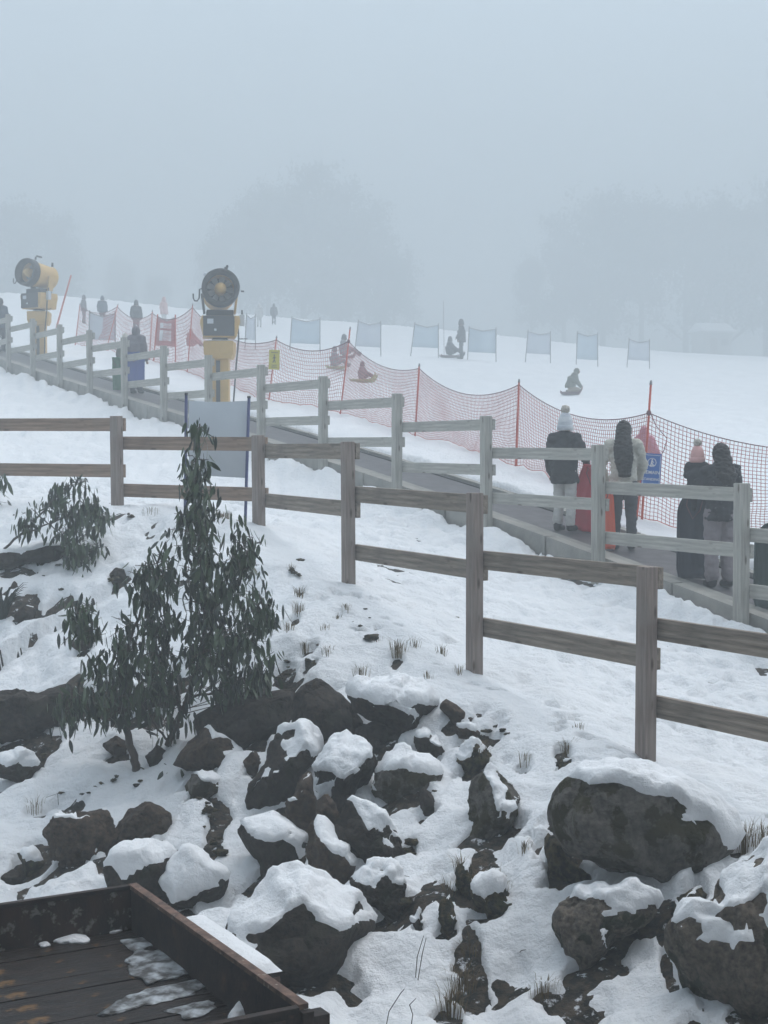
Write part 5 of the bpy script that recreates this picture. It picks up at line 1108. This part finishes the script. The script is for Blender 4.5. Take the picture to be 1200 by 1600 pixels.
def gum(name, label, cat, base, stems, regions, Yc, dY, nclus, lpc, leaf_len, nparts, seed, Lw=(0, 1, 2), stem_r=0.03):
    """stems: pixel polylines at depth; regions: (outline, weight) of foliage"""
    rs = np.random.default_rng(seed); root = thing(name, label, cat, tuple(base))
    SP_ = []
    for k, (pts, r0) in enumerate(stems):
        Q = []
        for i, (a, b, dy) in enumerate(pts): Q.append(P(a, b, Yc + dy))
        Q = np.array(Q); tt = np.linspace(0, len(Q) - 1, 5 * len(Q)); C_ = np.stack([np.interp(tt, np.arange(len(Q)), Q[:, j]) for j in range(3)], -1)
        for _ in range(2): C_[1:-1] = (C_[:-2] + 2 * C_[1:-1] + C_[2:]) / 4
        C_[1:-1] += rs.normal(size=(len(C_) - 2, 3)) * 0.006
        rad = np.linspace(r0, max(0.003, r0 * 0.2), len(C_))
        MB().tube([tuple(c) for c in C_], list(rad), 8).build('stem' if k else 'trunk', 'bark', root, smooth=True, keep=True); SP_.append(C_)
    allp = np.concatenate(SP_)
    mats, clusters = [], []
    tot = sum(w for _, w in regions)
    for poly, w in regions:
        xs = [p[0] for p in poly]; ys = [p[1] for p in poly]; need = int(nclus * w / tot); got = 0; tries = 0
        while got < need and tries < 20000:
            tries += 1; x, y = rs.uniform(min(xs), max(xs)), rs.uniform(min(ys), max(ys))
            if inside(poly, x, y): clusters.append((P(x, y, Yc + rs.normal() * dY * 0.5), rs.random())); got += 1
    tw = MB(); LV = []
    for c, z_ in clusters:
        d2 = np.linalg.norm(allp - c - np.array([0, 0, 0]), axis=1) + 1.2 * np.maximum(allp[:, 2] - c[2], 0) ; a = allp[np.argmin(d2)]
        mid = (a + c) / 2 + np.array([0, 0, 0.10 * np.linalg.norm(c - a)]) + rs.normal(size=3) * 0.02
        if np.linalg.norm(c - a) > 0.02: tw.tube([tuple(a), tuple(mid), tuple(c)], [0.0045, 0.0035, 0.002], 4)
        dirv = (c - mid); dirv /= (np.linalg.norm(dirv) + 1e-6)
        for _ in range(int(rs.integers(lpc[0], lpc[1] + 1))):
            p_ = c - dirv * rs.uniform(0, 0.24) + rs.normal(size=3) * np.array([.045, .045, .04])
            L_ = leaf_len * rs.uniform(.5, 1.3); az = rs.uniform(0, 2 * math.pi); tilt = abs(rs.normal()) * 0.33 + (0.6 if rs.random() < .12 else 0)
            ax = np.array([math.cos(az), math.sin(az), 0]); Rm = Matrix.Rotation(tilt, 3, Vector(ax)) @ Matrix.Rotation(rs.uniform(0, 2 * math.pi), 3, 'Z')
            LV.append((p_, L_, Rm, int(rs.choice(Lw)), ('leaf_pale' if rs.random() < .24 else ('leaf_dark' if rs.random() < .45 else 'leaf'))))
    o = tw.build('twigs', 'bark', root, keep=True); o['kind'] = 'stuff'
    # nearest leaves are single parts, the inner mass is one part
    order = np.argsort([l[0][1] for l in LV]); base_v = np.array(base)
    for i in order[:nparts]:
        p_, L_, Rm, k, m_ = LV[i]; lo_ = link('leaf', LEAF_ME[k, m_], None, root)
        lo_.matrix_basis = Matrix.LocRotScale(Vector(p_ - base_v), Rm.to_quaternion(), Vector((L_,) * 3))
    for m_ in ('leaf', 'leaf_pale', 'leaf_dark'):
        VV, FF = [], []; n0 = 0
        for i in order[nparts:]:
            p_, L_, Rm, k, mm = LV[i]
            if mm != m_: continue
            v_, f_ = LEAF[k]; VV.append((v_ * L_) @ np.array(Rm).T + p_ - base_v); FF += [[q + n0 for q in f] for f in f_]; n0 += len(v_)
        if VV: o = link('foliage', mesh_np('foliage', np.concatenate(VV), FF), m_, root); o['kind'] = 'stuff'
    return root
hb = hit(216, 1212, earth_h); Yt = hb[1]
top_poly = [(310,652),(328,680),(326,740),(345,790),(338,810),(305,815),(268,810),(275,770),(288,730),(292,690)]
mid_poly = [(268,800),(345,795),(372,812),(388,850),(412,868),(402,920),(415,960),(330,985),(225,965),(232,900),(228,885),(252,860)]
low_poly = [(225,955),(330,975),(400,930),(438,948),(432,985),(428,1040),(425,1085),(388,1090),(330,1075),(285,1085),(230,1090),(180,1085),(170,1040),(200,1010),(190,975)]
left_poly = [(105,942),(140,935),(165,958),(185,965),(205,990),(195,1040),(170,1105),(140,1135),(95,1140),(75,1120),(105,1075),(140,1030),(165,1005),(115,975)]
left_up = [(180,905),(212,880),(232,890),(228,935),(195,930)]
right_low = [(385,1080),(425,1085),(428,1110),(400,1120),(330,1095)]
under = [(150,1085),(290,1085),(290,1140),(235,1150),(225,1120),(165,1130),(140,1150)]
tuftl = [(232,1215),(262,1208),(285,1235),(270,1255),(238,1245)]
gum('eucalypt_sapling', 'young eucalypt with drooping dark green leaves growing from the rocks at left', 'tree', hb,
    [([(216, 1214, 0), (205, 1165, 0), (192, 1120, .05), (190, 1070, .05), (200, 1010, .1), (225, 940, .1)], .040),
     ([(262, 1165, .15), (285, 1110, .1), (300, 1070, .1), (318, 1010, .1), (320, 930, .1), (308, 820, .1), (305, 740, .1), (312, 662, .1)], .030),
     ([(300, 1072, .1), (345, 1030, .05), (385, 985, 0), (420, 955, 0)], .016), ([(192, 1115, .05), (165, 1075, 0), (130, 1010, 0), (118, 950, 0)], .014),
     ([(318, 1010, .1), (350, 930, .1), (385, 870, .1), (395, 850, .1)], .014), ([(285, 1110, .1), (250, 1050, 0), (235, 960, 0), (245, 880, 0)], .014), ([(300, 1090, .1), (360, 1075, 0), (405, 1060, 0)], .012), ([(190, 1100, .05), (150, 1095, 0), (100, 1110, 0)], .012), ([(216, 1200, 0), (240, 1205, -.1), (262, 1215, -.15)], .006), ([(265, 1165, .15), (235, 1120, .1), (210, 1085, .1)], .012)],
    [(top_poly, .95), (mid_poly, 4.2), (low_poly, 5.6), (left_poly, 2.2), (left_up, .3), (right_low, .5), (under, .7), (tuftl, .28)], Yt + .05, .55, 640, (5, 9), .120, 300, 5)
hb2 = hit(6, 885, earth_h)
gum('eucalypt_bush', 'smaller eucalypt branch arching in from the left edge above the rocks', 'bush', hb2,
    [([(-10, 870, 0), (40, 830, 0), (80, 785, 0), (110, 755, 0), (135, 752, 0)], .016), ([(35, 835, 0), (85, 815, 0), (130, 800, 0), (165, 800, 0)], .010), ([(60, 805, 0), (95, 835, 0), (120, 870, 0)], .008)],
    [([(90,765),(110,750),(140,752),(155,770),(155,800),(175,795),(178,815),(165,835),(175,865),(150,895),(110,885),(92,895),(100,850),(95,820),(75,800),(70,780)], 4), ([(28, 800), (48, 795), (50, 825), (32, 825)], .5)], hb2[1] - .1, .4, 150, (5, 8), .12, 120, 9)
hb3 = hit(-25, 800, earth_h)
gum('eucalypt_bush', 'sprig of eucalypt leaves just entering at the left edge', 'bush', hb3, [([(-25, 800, 0), (-15, 770, 0), (2, 750, 0)], .010)], [([(-15,742),(5,738),(12,760),(14,785),(0,795),(-15,790)], 1)], hb3[1], .2, 14, (5, 7), .15, 40, 19)
# strap-leaved plant at the left edge
hb4 = hit(2, 975, earth_h); sp = thing('strap_leaf_plant', 'dark strap-leaved clump at the left edge under the bush', 'plant', tuple(hb4))
for k in range(34):
    a = random.uniform(-2.6, 0.6); L_ = random.uniform(.3, .55); pts = []
    for u in (0, .3, .6, .85, 1): pts.append(Vector((math.cos(a) * L_ * u * .55 + .02 * random.random(), math.sin(a) * L_ * u * .4, L_ * (u * 1.7 - u * u * .9))))
    MB().tube(pts, [(.014, .004), (.018, .004), (.016, .004), (.011, .003), (.003, .001)], 5).build('strap_leaf', 'leaf_dark', sp, smooth=True)

# ------------------------------------------------------------------ trees standing in the fog
def fog_tree_parts(seed, Ht, Wd, n):
    rs = np.random.default_rng(seed); mb = MB(); mb.tube([(0, 0, -1), (.1, 0, Ht * .3), (0, .1, Ht * .65), (0, 0, Ht * .95)], [Ht * .022, Ht * .018, Ht * .011, .03], 8)
    tips = []
    for k in range(26):
        z = Ht * rs.uniform(.08, .9); a = rs.uniform(0, 6.28); L_ = Wd * (1.1 - .85 * z / Ht) * rs.uniform(.6, 1.15) + .5; e = np.array([math.cos(a) * L_, math.sin(a) * L_, z + L_ * .45]); mb.tube([(0, 0, z), tuple(e * np.array([.5, .5, 1]) - np.array([0, 0, L_ * .12])), tuple(e)], [.14, .09, .03], 5); tips.append(e)
    tips = np.array(tips); cl = []
    for k in range(n // 14):
        t = tips[rs.integers(len(tips))] * np.array([rs.uniform(.25, 1.1)] * 2 + [1]) + rs.normal(size=3) * Wd * np.array([.20, .20, .16]); cl.append(t)
    V, Fc = [], []; i0 = 0
    for c in cl:
        m_ = 14; P_ = c + rs.normal(size=(m_, 3)) * Wd * .085
        for p_ in P_:
            u = rs.normal(size=3); u /= np.linalg.norm(u); v = np.cross(u, rs.normal(size=3)); v /= np.linalg.norm(v) + 1e-6; s = rs.uniform(.16, .34)
            V += [p_ - u * s, p_ + v * s * .5, p_ + u * s, p_ - v * s * .5]; Fc.append([i0, i0 + 1, i0 + 2, i0 + 3]); i0 += 4
    return mb.mesh('trunk', True), mesh_np('crown', np.array(V), Fc, False)
TV = [fog_tree_parts(40 + k, 16.0, 4.6 + .5 * (k % 3), 9000) for k in range(4)]
for me_, c_ in TV: me_.materials.append(M['bark']); c_.materials.append(M['fog_leaf'])
FT = [(475, 246, 128, 'tallest tree in the middle of the fog', 1.05), (420, 285, 132, 'tree left of the tallest in the foggy middle group', 1), (378, 300, 126, 'tree at the left end of the foggy middle group', .95), (530, 275, 130, 'tree right of the tallest in the foggy middle group', 1), (575, 305, 134, 'tree at the right end of the foggy middle group', .95), (340, 370, 128, 'low tree at the far left of the foggy middle group', .9), (615, 375, 130, 'low tree at the far right of the foggy middle group', .9),
      (940, 290, 135, 'tall tree at the left of the foggy right-hand group', 1.05), (880, 330, 138, 'tree at the left end of the foggy right-hand group', .95), (1000, 305, 130, 'second tree of the foggy right-hand group', 1), (1070, 285, 134, 'tallest tree of the foggy right-hand group', 1), (1135, 300, 128, 'tree near the right edge in the fog', 1), (1195, 270, 132, 'tree cut by the right edge in the fog', 1.1), (830, 400, 140, 'low tree in the gap between the two fog groups', .85),
      (30, 290, 128, 'tall tree at the left edge in the fog', 1), (95, 330, 132, 'tree beside the left-edge one behind the snow gun', .9), (-30, 310, 125, 'tree cut by the left edge in the fog', 1), (190, 400, 150, 'low tree between left edge and middle group', .8), (250, 420, 150, 'lowest tree left of the middle group', .8)]
for i, (px, py, Y, lb, ws) in enumerate(FT):
    Y = Y * 1.46
    X = (px - 600) / F * Y; g = float(base_h(np.array([X]), np.array([Y]))[0]); top = P(px, py, Y)[2]; s = (top - g) / 17.0; Y = Y
    r = thing('fog_tree', lb, 'tree', (X, Y, g), random.uniform(0, 6.28), 'trees standing in the fog'); r.scale = (s * ws * .9, s * ws * .9, s)
    a, b = TV[i % 4]; link('trunk', a, None, r); link('crown', b, None, r)
# snow-roofed hut half lost in the fog
hc = hit(1110, 560, snow_h, 40); hY = 175.0; hx = (1110 - 600) / F * hY; hg = float(snow_h(np.array([hx]), np.array([hY]))[0])
hut = thing('hut', 'snow-roofed hut lost in the fog at the right', 'hut', (hx, hY, hg), math.radians(18))
zt_ = P(1110, 512, hY)[2] - hg
MB().box((0, 0, (zt_ - .6) / 2 - .3), (3.4, 3.0, zt_ - .6 + .6)).build('wall', 'wood_pale', hut)
MB().box((-.6, -1.52, .9), (.9, .05, 1.9)).build('door', 'wood_brown', hut); w_ = MB().box((.8, -1.52, 1.4), (.9, .05, .7)).build('window', 'black', hut)
rf_ = MB(); rf_.v = [(-2, -1.9, zt_ - .7), (2, -1.9, zt_ - .7), (2, 1.9, zt_ - .7), (-2, 1.9, zt_ - .7), (-2, 0, zt_ + .3), (2, 0, zt_ + .3)]; rf_.f = [[0, 1, 5, 4], [2, 3, 4, 5], [0, 4, 3], [1, 2, 5], [3, 2, 1, 0]]
ro = rf_.build('roof', 'wood_pale', hut)
rs_ = MB(); rs_.v = [(x * 1.03, y * 1.03, z + .22) for x, y, z in rf_.v]; rs_.f = rf_.f; rs_.build('roof_snow', 'snow_cap', ro, bevel=.05)

# ------------------------------------------------------------------ unseen lodge behind the camera, added with a deep roof to shade near fog
ld = thing('lodge', 'unseen dark timber lodge behind the viewer, deep eaves added to shade the near fog', 'building', (0, -4.0, 0))
for k, z in enumerate(np.arange(0.0, 6.6, 0.30)):
    for x0, x1 in ((-16, -1.3), (1.3, 16)) if 2.6 < z < 4.6 else ((-16, 16),):
        MB().box(((x0 + x1) / 2, -0.62 + 4.0, z + 0.15), (x1 - x0, 0.05, 0.294)).build('plank', 'twig', ld)
MB().box((0, -8 + 4.0, 3.3), (31.6, 14.6, 6.6)).build('wall', 'twig', ld)
rf = MB(); rf.v = [(-17, 9.4, 5.9), (17, 9.4, 5.9), (17, -4, 9.2), (-17, -4, 9.2), (-17, 9.4, 6.1), (17, 9.4, 6.1), (17, -4, 9.4), (-17, -4, 9.4)]; rf.f = [[0, 1, 2, 3], [7, 6, 5, 4], [0, 4, 5, 1], [1, 5, 6, 2], [2, 6, 7, 3], [3, 7, 4, 0]]
rfo = rf.build('roof', 'charcoal', ld); MB().box((0, 9.43, 6.0), (34, 0.05, 0.3)).build('fascia', 'twig', rfo)
wf = MB().box((-1.26, 3.42, 3.75), (0.08, 0.1, 2.2)).box((1.26, 3.42, 3.75), (0.08, 0.1, 2.2)).box((0, 3.42, 4.82), (2.44, 0.1, 0.08)).box((0, 3.42, 2.68), (2.44, 0.1, 0.08)).build('window_frame', 'white', ld)
